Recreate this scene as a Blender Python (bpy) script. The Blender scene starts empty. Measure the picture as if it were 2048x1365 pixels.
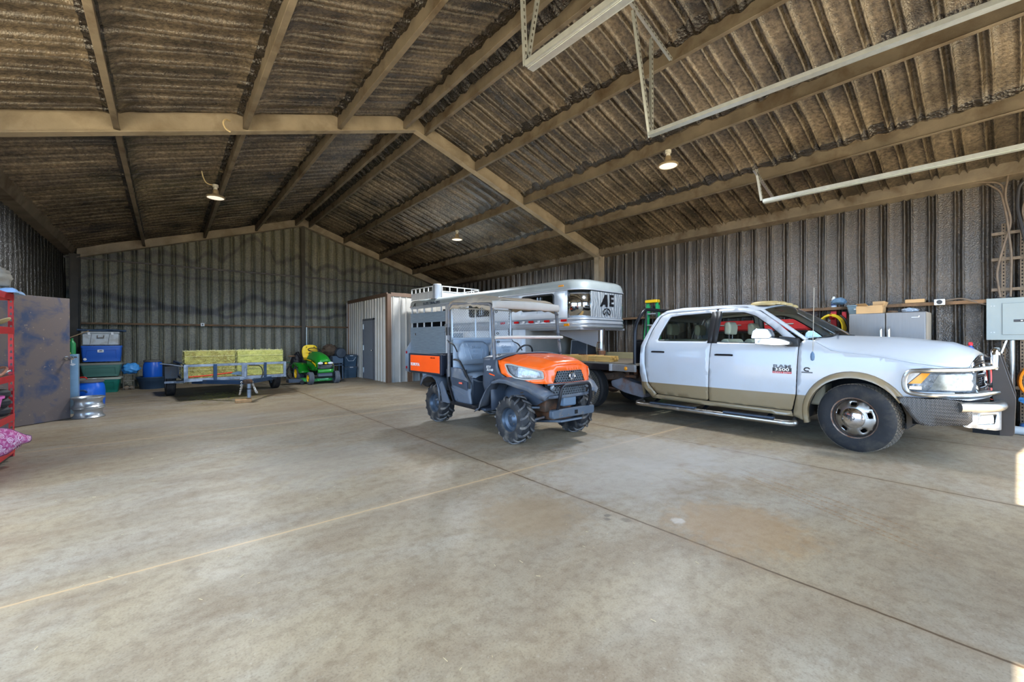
import bpy, math, random
from math import sin, cos, pi, radians as R
from mathutils import Vector as V, Matrix, noise
from mathutils.geometry import delaunay_2d_cdt
random.seed(7)
SC = bpy.context.scene
COL = SC.collection

# ---------------------------------------------------------------- materials
def lin(c):
    return tuple((x/255/12.92 if x/255 <= .04045 else ((x/255+.055)/1.055)**2.4) for x in c)
MATS = {}
class NT:
    def __init__(s, m):
        s.t = m.node_tree; s.n = s.t.nodes; s.l = s.t.links
    def new(s, ty, **kw):
        x = s.n.new(ty)
        for k, v in kw.items():
            if k.startswith('i_'):
                x.inputs[k[2:].replace('_', ' ')].default_value = v
            else:
                setattr(x, k, v)
        return x
    def link(s, a, b): s.l.new(a, b)
    def ramp(s, fac, stops, interp='LINEAR'):
        r = s.new('ShaderNodeValToRGB'); r.color_ramp.interpolation = interp
        e = r.color_ramp.elements
        while len(e) < len(stops): e.new(.5)
        for k, (p, c) in enumerate(stops):
            e[k].position = p
            e[k].color = (c, c, c, 1) if isinstance(c, (int, float)) else tuple(c)[:3]+(1,)
        s.link(fac, r.inputs['Fac']); return r.outputs['Color']
    def mix(s, fac, a, b, mode='MIX'):
        m = s.new('ShaderNodeMix', data_type='RGBA', blend_type=mode)
        for k, v in ((0, fac), (6, a), (7, b)):
            if hasattr(v, 'links'): s.link(v, m.inputs[k])
            elif isinstance(v, (int, float)): m.inputs[k].default_value = v if k == 0 else (v, v, v, 1)
            else: m.inputs[k].default_value = tuple(v)[:3]+(1,)
        return m.outputs[2]
    def noise(s, co, scale, detail=4, rough=.55, dist=0):
        n = s.new('ShaderNodeTexNoise'); n.inputs['Scale'].default_value = scale
        n.inputs['Detail'].default_value = detail; n.inputs['Roughness'].default_value = rough
        n.inputs['Distortion'].default_value = dist
        s.link(co, n.inputs['Vector']); return n.outputs['Fac']
    def coord(s, scale=(1, 1, 1), kind='Object'):
        c = s.new('ShaderNodeTexCoord')
        if scale == (1, 1, 1): return c.outputs[kind]
        m = s.new('ShaderNodeMapping'); m.inputs['Scale'].default_value = scale
        s.link(c.outputs[kind], m.inputs['Vector']); return m.outputs['Vector']

def mat(name, col, rough=.5, metal=0, var=0, vs=6, bump=0, bs=80, bdist=.004, dirt=None, ds=3, dr=(.5, .75), spec=.5,
        trans=0, ior=1.45, coat=0, alpha=1, emis=None, es=0, aniso=(1, 1, 1), dirtrough=.85, vec=None):
    if name in MATS: return MATS[name]
    m = bpy.data.materials.new(name); m.use_nodes = True
    t = NT(m); b = t.n['Principled BSDF']; MATS[name] = m
    c = lin(col); co = t.coord(aniso)
    b.inputs['Roughness'].default_value = rough; b.inputs['Metallic'].default_value = metal
    b.inputs['Specular IOR Level'].default_value = spec; b.inputs['Transmission Weight'].default_value = trans
    b.inputs['IOR'].default_value = ior; b.inputs['Coat Weight'].default_value = coat; b.inputs['Alpha'].default_value = alpha
    out = None
    if var:
        n = t.noise(co, vs, 5)
        out = t.ramp(n, [(.25, tuple(x*(1-var) for x in c)), (.75, tuple(min(1, x*(1+var)) for x in c))])
    if dirt:
        n = t.noise(co, ds, 6, .6, .3)
        f = t.ramp(n, [(dr[0], 0), (dr[1], 1)])
        out = t.mix(f, out if out else c, lin(dirt))
        if abs(dirtrough-rough) > .05:
            rr = t.ramp(f, [(0, rough), (1, dirtrough)]); t.link(rr, b.inputs['Roughness'])
        if metal:
            rr = t.ramp(f, [(0, metal), (1, 0)]); t.link(rr, b.inputs['Metallic'])
    if out: t.link(out, b.inputs['Base Color'])
    else: b.inputs['Base Color'].default_value = c+(1,)
    if bump:
        n = t.noise(co, bs, 3)
        bn = t.new('ShaderNodeBump'); bn.inputs['Strength'].default_value = bump; bn.inputs['Distance'].default_value = bdist
        t.link(n, bn.inputs['Height']); t.link(bn.outputs['Normal'], b.inputs['Normal'])
    if emis:
        b.inputs['Emission Color'].default_value = lin(emis)+(1,); b.inputs['Emission Strength'].default_value = es
    return m

# ---------------------------------------------------------------- objects
def tag(o, label=None, cat=None, group=None, kind=None):
    if label: o['label'] = label
    if cat: o['category'] = cat
    if group: o['group'] = group
    if kind: o['kind'] = kind
    return o
def thing(name, label, cat, loc=(0, 0, 0), rz=0, group=None):
    o = bpy.data.objects.new(name, None); COL.objects.link(o)
    o.location = loc; o.rotation_euler = (0, 0, rz); o.empty_display_size = .1
    return tag(o, label, cat, group)
def kids(o): return [c for c in COL.objects if c.parent == o]
def dup(o, parent=None, **kw):
    c = o.copy(); COL.objects.link(c)
    if parent is not None: c.parent = parent
    for k in kids(o): dup(k, c)
    for k, v in kw.items():
        if k == 'loc': c.location = v
        elif k == 'rz': c.rotation_euler = (0, 0, v)
        elif k == 'rot': c.rotation_euler = v
        else: c[k] = v
    return c

def frame_of(d):
    d = V(d).normalized()
    a = V((0, 0, 1)) if abs(d.z) < .95 else V((1, 0, 0))
    s = d.cross(a).normalized(); return s, s.cross(d)
AX = {'x': (0, 1, 2), 'y': (1, 0, 2), 'z': (2, 0, 1)}   # axis -> (axis index, first, second)

class MB:
    def __init__(s): s.v = []; s.f = []
    def add(s, vs, fs):
        k = len(s.v); s.v += [tuple(v) for v in vs]; s.f += [tuple(i+k for i in f) for f in fs]; return s
    def box(s, c, d, rot=None, taper=None):
        x, y, z = d[0]/2, d[1]/2, d[2]/2
        vs = [V((i*x, j*y, k*z)) for k in (-1, 1) for j in (-1, 1) for i in (-1, 1)]
        if taper:
            for q in vs:
                if q.z > 0: q.x *= taper[0]; q.y *= taper[1]
        if rot: vs = [rot @ v for v in vs]
        return s.add([V(c)+v for v in vs], [(0, 2, 3, 1), (4, 5, 7, 6), (0, 1, 5, 4), (2, 6, 7, 3), (0, 4, 6, 2), (1, 3, 7, 5)])
    def bar(s, p, q, w, h, up=(0, 0, 1)):
        p = V(p); q = V(q); d = (q-p).normalized(); u = V(up)
        a = d.cross(u)
        if a.length < 1e-4: a = d.cross(V((1, 0, 0)))
        a.normalize(); b = a.cross(d)
        vs = [e+a*(i*w/2)+b*(j*h/2) for e in (p, q) for i, j in ((-1, -1), (1, -1), (1, 1), (-1, 1))]
        return s.add(vs, [(0, 1, 2, 3), (7, 6, 5, 4), (0, 4, 5, 1), (1, 5, 6, 2), (2, 6, 7, 3), (3, 7, 4, 0)])
    def ring(s, rings, closed=False, caps=True):
        n = len(rings[0]); k = len(s.v); m = len(rings)
        for r in rings: s.v += [tuple(p) for p in r]
        for i in range(m if closed else m-1):
            a = k+i*n; b = k+((i+1) % m)*n
            for j in range(n):
                j2 = (j+1) % n; s.f.append((a+j, a+j2, b+j2, b+j))
        if caps and not closed:
            s.f.append(tuple(k+j for j in range(n))[::-1]); s.f.append(tuple(k+(m-1)*n+j for j in range(n)))
        return s
    def tube(s, pts, r, n=8, closed=False, bend=0):
        pts = [V(p) for p in pts]
        if bend: pts = fillet(pts, bend, closed)
        m = len(pts); rings = []
        up = None
        for i, p in enumerate(pts):
            a = pts[(i-1) % m] if (closed or i > 0) else p
            b = pts[(i+1) % m] if (closed or i < m-1) else p
            d = (b-a).normalized()
            if up is None: sd, up = frame_of(d)
            else:
                up = (up-d*up.dot(d))
                if up.length < 1e-5: sd, up = frame_of(d)
                up.normalize(); sd = d.cross(up)
            rr = r[i] if isinstance(r, (list, tuple)) else r
            rings.append([p+(sd*cos(t)+up*sin(t))*rr for t in (2*pi*j/n for j in range(n))])
        return s.ring(rings, closed)
    def cyl(s, p, q, r, n=20, r2=None):
        return s.tube2(p, q, r, r if r2 is None else r2, n)
    def tube2(s, p, q, r, r2, n):
        p = V(p); q = V(q); a, b = frame_of(q-p)
        return s.ring([[e+(a*cos(t)+b*sin(t))*rr for t in (2*pi*j/n for j in range(n))] for e, rr in ((p, r), (q, r2))])
    def lathe(s, prof, o=(0, 0, 0), axis='z', n=32, caps=False):
        i, a, b = AX[axis]; rings = []
        for r, h in prof:
            ring = []
            for j in range(n):
                t = 2*pi*j/n; p = [0, 0, 0]; p[i] = h; p[a] = r*cos(t); p[b] = r*sin(t); ring.append(V(o)+V(p))
            rings.append(ring)
        return s.ring(rings, caps=caps)
    def prism(s, poly, axis, a, b):
        i, p, q = AX[axis]; vs = []
        for h in (a, b):
            for u, w in poly:
                x = [0, 0, 0]; x[i] = h; x[p] = u; x[q] = w; vs.append(x)
        n = len(poly)
        return s.add(vs, [tuple(range(n))[::-1], tuple(range(n, 2*n))]+[(j, (j+1) % n, n+(j+1) % n, n+j) for j in range(n)])
    def grid(s, fn, nu, nv, cu=False, cv=False):
        k = len(s.v); U = nu if cu else nu+1; W = nv if cv else nv+1
        for i in range(U):
            for j in range(W): s.v.append(tuple(fn(i/nu, j/nv)))
        for i in range(nu):
            for j in range(nv):
                a = i*W+j; b = ((i+1) % U)*W+j; c = ((i+1) % U)*W+(j+1) % W; d = i*W+(j+1) % W
                s.f.append((k+a, k+b, k+c, k+d))
        return s
    def ball(s, c, r, n=12):
        r = (r, r, r) if isinstance(r, (int, float)) else r
        return s.grid(lambda u, w: V(c)+V((r[0]*sin(pi*u)*cos(2*pi*w), r[1]*sin(pi*u)*sin(2*pi*w), r[2]*cos(pi*u))), n//2, n, cv=True)
    def panel(s, outer, fmap, holes=(), step=.12):
        """flat outline (with holes) filled with a regular triangulation, bent into space by fmap(u, w)"""
        pts = []; ed = []
        for loop in [outer]+list(holes):
            k = len(pts); d = []
            for i, p in enumerate(loop):
                q = loop[(i+1) % len(loop)]; L = math.dist(p, q); n = max(1, round(L/step))
                d += [(p[0]+(q[0]-p[0])*j/n, p[1]+(q[1]-p[1])*j/n) for j in range(n)]
            pts += d; ed += [(k+i, k+(i+1) % len(d)) for i in range(len(d))]
        def ins(p, L):
            r = False; j = len(L)-1
            for i in range(len(L)):
                a, b = L[i], L[j]
                if (a[1] > p[1]) != (b[1] > p[1]) and p[0] < (b[0]-a[0])*(p[1]-a[1])/(b[1]-a[1])+a[0]: r = not r
                j = i
            return r
        x0 = min(p[0] for p in outer); x1 = max(p[0] for p in outer); y0 = min(p[1] for p in outer); y1 = max(p[1] for p in outer)
        nx = int((x1-x0)/step); ny = int((y1-y0)/step)
        bp = list(pts)
        for i in range(1, nx+1):
            for j in range(1, ny+1):
                p = (x0+(i-.5+.25*(j % 2))*step, y0+(j-.5)*step)
                if ins(p, outer) and not any(ins(p, h) for h in holes) and min(math.dist(p, b) for b in bp) > step*.4: pts.append(p)
        r = delaunay_2d_cdt([V(p) for p in pts], ed, [], 0, 1e-5)
        vs, fs = r[0], r[2]; ok = []
        for f in fs:
            c = (sum(vs[i].x for i in f)/3, sum(vs[i].y for i in f)/3)
            if ins(c, outer) and not any(ins(c, h) for h in holes): ok.append(f)
        return s.add([fmap(p.x, p.y) for p in vs], ok)
    def mirror(s, ax=0, c=0):
        n = len(s.v)
        for v in list(s.v):
            w = list(v); w[ax] = 2*c-w[ax]; s.v.append(tuple(w))
        s.f += [tuple(i+n for i in f)[::-1] for f in list(s.f)]; return s
    def move(s, mx):
        s.v = [tuple(mx @ V(v)) for v in s.v]; return s
    def build(s, name, m, parent=None, smooth=35, bevel=0, solid=0, soff=0, sub=0, label=None, kind=None, loc=None, rot=None, fix=True):
        me = bpy.data.meshes.new(name); me.from_pydata(s.v, [], s.f); me.validate()
        if fix:
            import bmesh
            bm = bmesh.new(); bm.from_mesh(me)
            bmesh.ops.remove_doubles(bm, verts=bm.verts, dist=2e-5)
            bmesh.ops.recalc_face_normals(bm, faces=bm.faces); bm.to_mesh(me); bm.free()
        o = bpy.data.objects.new(name, me); COL.objects.link(o)
        for x in (m if isinstance(m, (list, tuple)) else [m]): me.materials.append(x)
        if smooth:
            me.shade_smooth(); me.set_sharp_from_angle(angle=R(smooth))
        if parent: o.parent = parent
        if loc: o.location = loc
        if rot: o.rotation_euler = rot
        if solid:
            k = o.modifiers.new('thickness', 'SOLIDIFY'); k.thickness = solid; k.offset = soff
        if bevel:
            k = o.modifiers.new('bevel', 'BEVEL'); k.width = bevel; k.segments = 2; k.limit_method = 'ANGLE'; k.angle_limit = R(40)
        if sub:
            k = o.modifiers.new('sub', 'SUBSURF'); k.levels = sub; k.render_levels = sub
        if label: o['label'] = label
        if kind: o['kind'] = kind
        return o

def fillet(pts, r, closed=False, n=5):
    out = []; m = len(pts)
    for i, p in enumerate(pts):
        if not closed and i in (0, m-1): out.append(p); continue
        a = pts[(i-1) % m]; b = pts[(i+1) % m]
        da = (a-p); db = (b-p); rr = min(r, da.length*.49, db.length*.49)
        s = p+da.normalized()*rr; e = p+db.normalized()*rr
        for k in range(n+1):
            t = k/n; out.append(s*(1-t)**2+p*2*t*(1-t)+e*t*t)
    return out
def rrect(x0, y0, x1, y1, r, n=4):
    o = []
    for cx, cy, a in ((x1-r, y1-r, 0), (x0+r, y1-r, 90), (x0+r, y0+r, 180), (x1-r, y0+r, 270)):
        o += [(cx+r*cos(R(a+90*k/n)), cy+r*sin(R(a+90*k/n))) for k in range(n+1)]
    return o
def rpoly(pts, r, n=4):
    return [(p.x, p.y) for p in fillet([V((a, b, 0)) for a, b in pts], r, True, n)]
def spline(ps, t):
    """piecewise linear / smooth lookup of y at t in sorted (x, y) list"""
    if t <= ps[0][0]: return ps[0][1]
    for (a, b), (c, d) in zip(ps, ps[1:]):
        if t <= c:
            k = (t-a)/(c-a); return b+(d-b)*k
    return ps[-1][1]
def smooth_at(ps, t):
    """Catmull-Rom lookup of y at t in sorted (x, y) list"""
    if t <= ps[0][0]: return ps[0][1]
    if t >= ps[-1][0]: return ps[-1][1]
    i = max(k for k in range(len(ps)-1) if ps[k][0] <= t)
    (x1, y1), (x2, y2) = ps[i], ps[i+1]
    x0, y0 = ps[i-1] if i else (2*x1-x2, y1); x3, y3 = ps[i+2] if i+2 < len(ps) else (2*x2-x1, y2)
    h = x2-x1; m1 = (y2-y0)/(x2-x0)*h; m2 = (y3-y1)/(x3-x1)*h; k = (t-x1)/h
    return y1*(2*k**3-3*k*k+1)+m1*(k**3-2*k*k+k)+y2*(-2*k**3+3*k*k)+m2*(k**3-k*k)
def text(body, name, m, parent, size, loc, rot, depth=.002, align='CENTER', sx=1, shear=0, off=0):
    c = bpy.data.curves.new(name, 'FONT'); c.body = body; c.size = size; c.extrude = depth; c.align_x = align; c.align_y = 'CENTER'
    c.shear = shear; c.offset = off
    o = bpy.data.objects.new(name, c); COL.objects.link(o); c.materials.append(m)
    if parent: o.parent = parent
    o.location = loc; o.rotation_euler = rot; o.scale = (sx, 1, 1)
    bpy.context.view_layer.update()
    me = bpy.data.meshes.new_from_object(o.evaluated_get(bpy.context.evaluated_depsgraph_get())); me.name = name
    me.materials.clear(); me.materials.append(m)
    r = bpy.data.objects.new(name, me); COL.objects.link(r); r.parent = parent; r.location = loc; r.rotation_euler = rot; r.scale = (sx, 1, 1)
    bpy.data.objects.remove(o); r.name = name; return r
FACE_LEFT = (pi/2, 0, -pi/2)     # lettering read by someone standing at -X
FACE_FRONT = (pi/2, 0, 0)        # lettering read by someone standing at -Y
SKY, SUN, EXPO = 5.6, 9, 1.22
LAMP_FILL = 220
# ---------------------------------------------------------------- the building
XL, XR, YF, YB, XC = -2.2, 9.9, -1.5, 16.9, 3.87
SL = .322
def roofz(x): return 5.86-SL*abs(x-XC)
PURL = [.22, 1.47, 2.9, 4.37]                      # distance of the purlins from the ridge line

def foam(name, c1, c2, rough, blotch=None, bump=.6, bscale=52):
    m = bpy.data.materials.new(name); m.use_nodes = True; t = NT(m); b = t.n['Principled BSDF']
    co = t.coord()
    n1 = t.noise(co, 1.1, 6, .6); n2 = t.noise(co, 22, 3, .6)
    f = t.ramp(n1, [(.3, 0), (.72, 1)])
    c = t.mix(f, lin(c1), lin(c2))
    c = t.mix(t.ramp(n2, [(.35, .62), (.7, 0)]), c, lin((24, 18, 12)))
    if blotch:                                      # thicker dark streaks left by the spray gun
        sz = t.new('ShaderNodeSeparateXYZ'); t.link(co, sz.inputs[0])
        for z0, sc, amp, wd, st in ((2.62, .55, 1.5, .15, .92), (2.30, .8, 1.0, .09, .85), (4.3, .7, 2.6, .13, .7), (3.35, .5, 1.0, .06, .6)):
            mp = t.new('ShaderNodeMapping'); mp.inputs['Scale'].default_value = (1, 0, .12); mp.inputs['Location'].default_value = (z0*7, 0, 0); t.link(co, mp.inputs['Vector'])
            q = t.new('ShaderNodeMath', operation='MULTIPLY_ADD'); t.link(t.noise(mp.outputs['Vector'], sc, 3, .5), q.inputs[0]); q.inputs[1].default_value = amp; q.inputs[2].default_value = z0-amp/2
            d = t.new('ShaderNodeMath', operation='SUBTRACT'); t.link(sz.outputs['Z'], d.inputs[0]); t.link(q.outputs[0], d.inputs[1])
            e = t.new('ShaderNodeMath', operation='ABSOLUTE'); t.link(d.outputs[0], e.inputs[0])
            c = t.mix(t.ramp(e.outputs[0], [(0, st), (wd*.4, st*.8), (wd, 0)]), c, lin(blotch))
    t.link(c, b.inputs['Base Color'])
    b.inputs['Roughness'].default_value = rough
    b.inputs['Specular IOR Level'].default_value = .8; b.inputs['Coat Weight'].default_value = .4; b.inputs['Coat Roughness'].default_value = .16
    v = t.new('ShaderNodeTexVoronoi'); v.inputs['Scale'].default_value = bscale; t.link(co, v.inputs['Vector'])
    h = t.mix(.5, v.outputs['Distance'], t.noise(co, bscale*1.7, 3, .6))
    bn = t.new('ShaderNodeBump'); bn.inputs['Strength'].default_value = bump; bn.inputs['Distance'].default_value = .02
    t.link(h, bn.inputs['Height']); t.link(bn.outputs['Normal'], b.inputs['Normal']); t.link(bn.outputs['Normal'], b.inputs['Coat Normal'])
    return m
FOAM_ROOF = foam('sprayed_foam_roof', (46, 40, 32), (146, 130, 108), .27, bump=.42, bscale=60)
FOAM_SHADE = foam('sprayed_foam_shade', (28, 24, 19), (60, 51, 40), .24, bump=.9, bscale=30)  # darker copy of the roof foam, paints the shade beside the purlins
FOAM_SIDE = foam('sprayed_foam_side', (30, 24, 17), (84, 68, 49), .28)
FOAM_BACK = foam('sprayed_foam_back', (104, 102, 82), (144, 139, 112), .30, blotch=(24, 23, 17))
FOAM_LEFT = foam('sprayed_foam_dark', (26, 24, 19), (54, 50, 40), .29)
STEEL = mat('dusty_steel', (160, 147, 128), .62, 0, .22, 3, .25, 60, .004, dirt=(122, 108, 90), ds=2)
PURLM = mat('purlin_steel', (112, 102, 88), .6, 0, .3, 3, .3, 50, .006, dirt=(74, 58, 40), ds=2)
LEDGE = mat('ledge_wood', (120, 92, 66), .85, 0, .3, 7, .4, 60, .006, dirt=(70, 62, 54), ds=3)

PROF = [(0, 0), (.05, .006), (.10, .003), (.117, -.012), (.130, -.047), (.144, -.004), (.157, .036), (.175, .05), (.192, .036), (.205, -.004), (.219, -.045), (.232, -.012), (.25, .003), (.28, .004)]
def ribs(a, b):
    out = []; k = 0
    while a+k*.305 < b:
        out += [(a+k*.305+s, h) for s, h in PROF if a+k*.305+s < b]; k += 1
    return out+[(b, 0)]
def wob(x, y, z, s): return noise.noise(V((x*s, y*s, z*s)))

def roof_slope(name, sign):
    ys = ribs(-2.069, YB); L = XR-XC+.02
    n = 74; vs = []; fs = []
    for y, h in ys:
        for i in range(n+1):
            d = L*i/n
            k = min(abs(d-p) for p in PURL+[6.0])
            fil = max(0, 1-max(0, k-.03)/.13)
            hh = 1.15*h*(1-fil)*(.85+.5*wob(d, y, 3, 1.3))+.012*wob(d, y, 0, 2.2)
            z = 5.86-SL*d+hh-fil*.11*(.55+.7*wob(d*3, y*4, 7, 1.6))
            vs.append((XC+sign*d, y+.012*wob(d, y, 9, 1.5), z))
    m = len(ys)
    for i in range(m-1):
        for j in range(n): a = i*(n+1)+j; fs.append((a, a+1, a+n+2, a+n+1))
    b = MB().add(vs, fs)
    o = b.build(name, [FOAM_ROOF, FOAM_SHADE], smooth=180, kind='structure', fix=False)
    for p in o.data.polygons:  # faces on the turned-away purlin sides get the painted shade
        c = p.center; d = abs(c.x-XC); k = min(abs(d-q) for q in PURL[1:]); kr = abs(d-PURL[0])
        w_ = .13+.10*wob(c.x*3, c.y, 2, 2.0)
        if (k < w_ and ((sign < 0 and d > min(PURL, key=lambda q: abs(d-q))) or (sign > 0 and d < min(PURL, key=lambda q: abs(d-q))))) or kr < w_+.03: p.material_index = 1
    return o
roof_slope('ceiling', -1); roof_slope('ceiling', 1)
b = MB()                                              # weather skin above, keeps the sky out
for s in (-1, 1):
    b.add([(XC, YF-.5, 5.97), (XC+s*6.4, YF-.5, 5.97-6.4*SL), (XC+s*6.4, YB+.2, 5.97-6.4*SL), (XC, YB+.2, 5.97)], [(0, 1, 2, 3)])
b.build('roof', mat('roof_sheet', (150, 150, 150), .5, .5), smooth=0, kind='structure', fix=False)

def wall(name, m, along, a, b, fix, out, ztop, z0=lambda s: 0, nz=16):
    vs = []; fs = []; P = ribs(a, b)
    for s, h in P:
        for j in range(nz+1):
            zb = z0(s); z = zb+(ztop(s)-zb)*j/nz
            hh = out*(h*(.85+.4*wob(s, z, 1, 1.2))+.012*wob(s, z, 5, 1.6))
            ss = s+.012*wob(s, z, 8, 1.1)
            vs.append((ss, fix+hh, z) if along == 'x' else (fix+hh, ss, z))
    for i in range(len(P)-1):
        for j in range(nz): k = i*(nz+1)+j; fs.append((k, k+1, k+nz+2, k+nz+1))
    return MB().add(vs, fs).build(name, m, smooth=180, kind='structure', fix=False)
wall('wall_back', FOAM_BACK, 'x', -2.415, XR+.05, YB, 1, lambda x: roofz(x)+.05)
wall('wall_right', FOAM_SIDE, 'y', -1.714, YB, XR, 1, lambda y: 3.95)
b = MB(); b.box((XC, YB+.3, 2), (14, .1, 4.2)).box((XR+.35, 8, 2), (.1, 20, 4.2)).box((XL-.35, 13.4, 2), (.1, 7.3, 4.2)).prism([(XL, 3.9), (XR, 3.9), (XC, 5.95)], 'y', YB+.25, YB+.35)
b.build('wall_outer', mat('outer_sheet', (90, 80, 70)), smooth=0, kind='structure')
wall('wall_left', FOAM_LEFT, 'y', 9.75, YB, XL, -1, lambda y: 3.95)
PLAIN = mat('plain_wall', (120, 108, 92), .6, 0, .1)
MB().box((XL-.06, 4.1, 3.72), (.1, 11.3, .5)).box((XL-.06, 7.9, 1.75), (.1, 3.3, 3.5)).box((XL-.06, -.7, 1.75), (.1, 1.6, 3.5)).build('unseen_wall_left_header', PLAIN, smooth=0, kind='structure')  # unseen left wall around a wide opening added for side fill light
# front gable wall behind the camera with its two tall door openings
DOORS = ((-1.25, 2.35), (4.95, 8.6)); DH = 3.62
b = MB(); th = .12
for x0, x1 in ((XL, DOORS[0][0]), (DOORS[0][1], DOORS[1][0]), (DOORS[1][1], XR)):
    b.box(((x0+x1)/2, YF, DH/2), (x1-x0, th, DH))
b.prism([(XL, DH), (XR, DH), (XR, 3.9), (XC, 5.9), (XL, 3.9)], 'y', YF-th/2, YF+th/2)
b.build('wall_front', PLAIN, smooth=0, kind='structure')

# ---- purlins, rafters, columns, girts
for sgn in (-1, 1):
    for d in PURL:
        z = 5.61-SL*d; x = XC+sgn*d
        s = 1 if sgn > 0 else -1
        poly = [(x-.035, z+.012*0), (x+.035, z), (x+.035, z+.012), (x+.012, z+.02), (x+.012, z+.25), (x-.035, z+.25)] if s < 0 else \
               [(x-.035, z), (x+.035, z), (x+.035, z+.25), (x-.012, z+.25), (x-.012, z+.02), (x-.035, z+.012)]
        MB().prism(poly, 'y', YF, YB-.02).build('purlin', PURLM, smooth=20, bevel=.006, kind='structure')
    x = XC+sgn*5.82
    MB().prism([(x-.05, 3.80), (x+.25*sgn, 3.76), (x+.25*sgn, 3.99), (x-.05*sgn, 4.04)] if sgn < 0 else
               [(x, 3.80), (x+.3, 3.74), (x+.3, 3.99), (x, 4.04)], 'y', YF, YB-.02).build('eave_strut', PURLM, smooth=20, bevel=.008, kind='structure')
def rafter(y, name='rafter', w=.15, webside=0):
    for s in (-1, 1):
        L = 5.78; z0 = 5.56
        def P(d, dz): return (XC+s*d, z0-SL*d+dz)
        b = MB()
        b.prism([P(0, 0), P(L, 0), P(L, .012), P(0, .012)], 'y', y-w/2, y+w/2)
        b.prism([P(0, .012), P(L, .012), P(L, .30), P(0, .30)], 'y', y-.006, y+.006)
        b.build(name, STEEL, smooth=0, kind='structure')
rafter(7.72); rafter(16.72, w=.2)
def column(name, x, y, w, d, h, ax='x', m=None):
    b = MB()
    if ax == 'x':   # web across x
        b.box((x, y, h/2), (d, .008, h)); b.box((x-d/2, y, h/2), (.012, w, h)); b.box((x+d/2, y, h/2), (.012, w, h))
    else:
        b.box((x, y, h/2), (.008, d, h)); b.box((x, y-d/2, h/2), (w, .012, h)); b.box((x, y+d/2, h/2), (w, .012, h))
    return b.build(name, m or STEEL, smooth=0, kind='structure')
column('column', 9.68, 7.72, .16, .26, 3.85); column('column', -2.02, 7.72, .16, .26, 3.85)
DKST = mat('foamed_steel', (66, 60, 50), .5, 0, .3, 4, .4, 50, .006)
column('column', -1.95, 16.7, .16, .2, 3.8, m=DKST); column('column', 9.7, 16.7, .16, .26, 3.85)
column('column', XC, 16.72, .12, .16, 5.5, 'y', DKST)
def girt(name, p, q, w=.2, h=.012, lip=.06):
    p = V(p); q = V(q); b = MB(); b.bar(p, q, w, .02)
    n = (q-p).normalized().cross(V((0, 0, 1))); c = 1 if True else 0
    return b, n
def wallgirt(axis, a, b, face, z, inward, dep=.17, m_=None):
    m = MB()
    f0 = face; f1 = face+inward*dep
    poly = [(f0, z), (f1, z), (f1, z-.055), (f1-inward*.012, z-.055), (f1-inward*.012, z-.014), (f0, z-.014)]
    if axis == 'x': m.prism(poly, 'x', a, b)       # (y, z)
    else: m.prism(poly, 'y', a, b)                 # (x, z)
    return m.build('girt', m_ or LEDGE, smooth=0, bevel=.004, kind='structure')
wallgirt('x', XL, 5.5, YB, 1.90, -1); wallgirt('x', XL, XR, YB, 3.74, -1, .1, FOAM_SIDE)
wallgirt('y', YF, YB, XR, 1.96, -1, .2); wallgirt('y', 9.8, YB, XL, 2.0, 1, .12)

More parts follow.
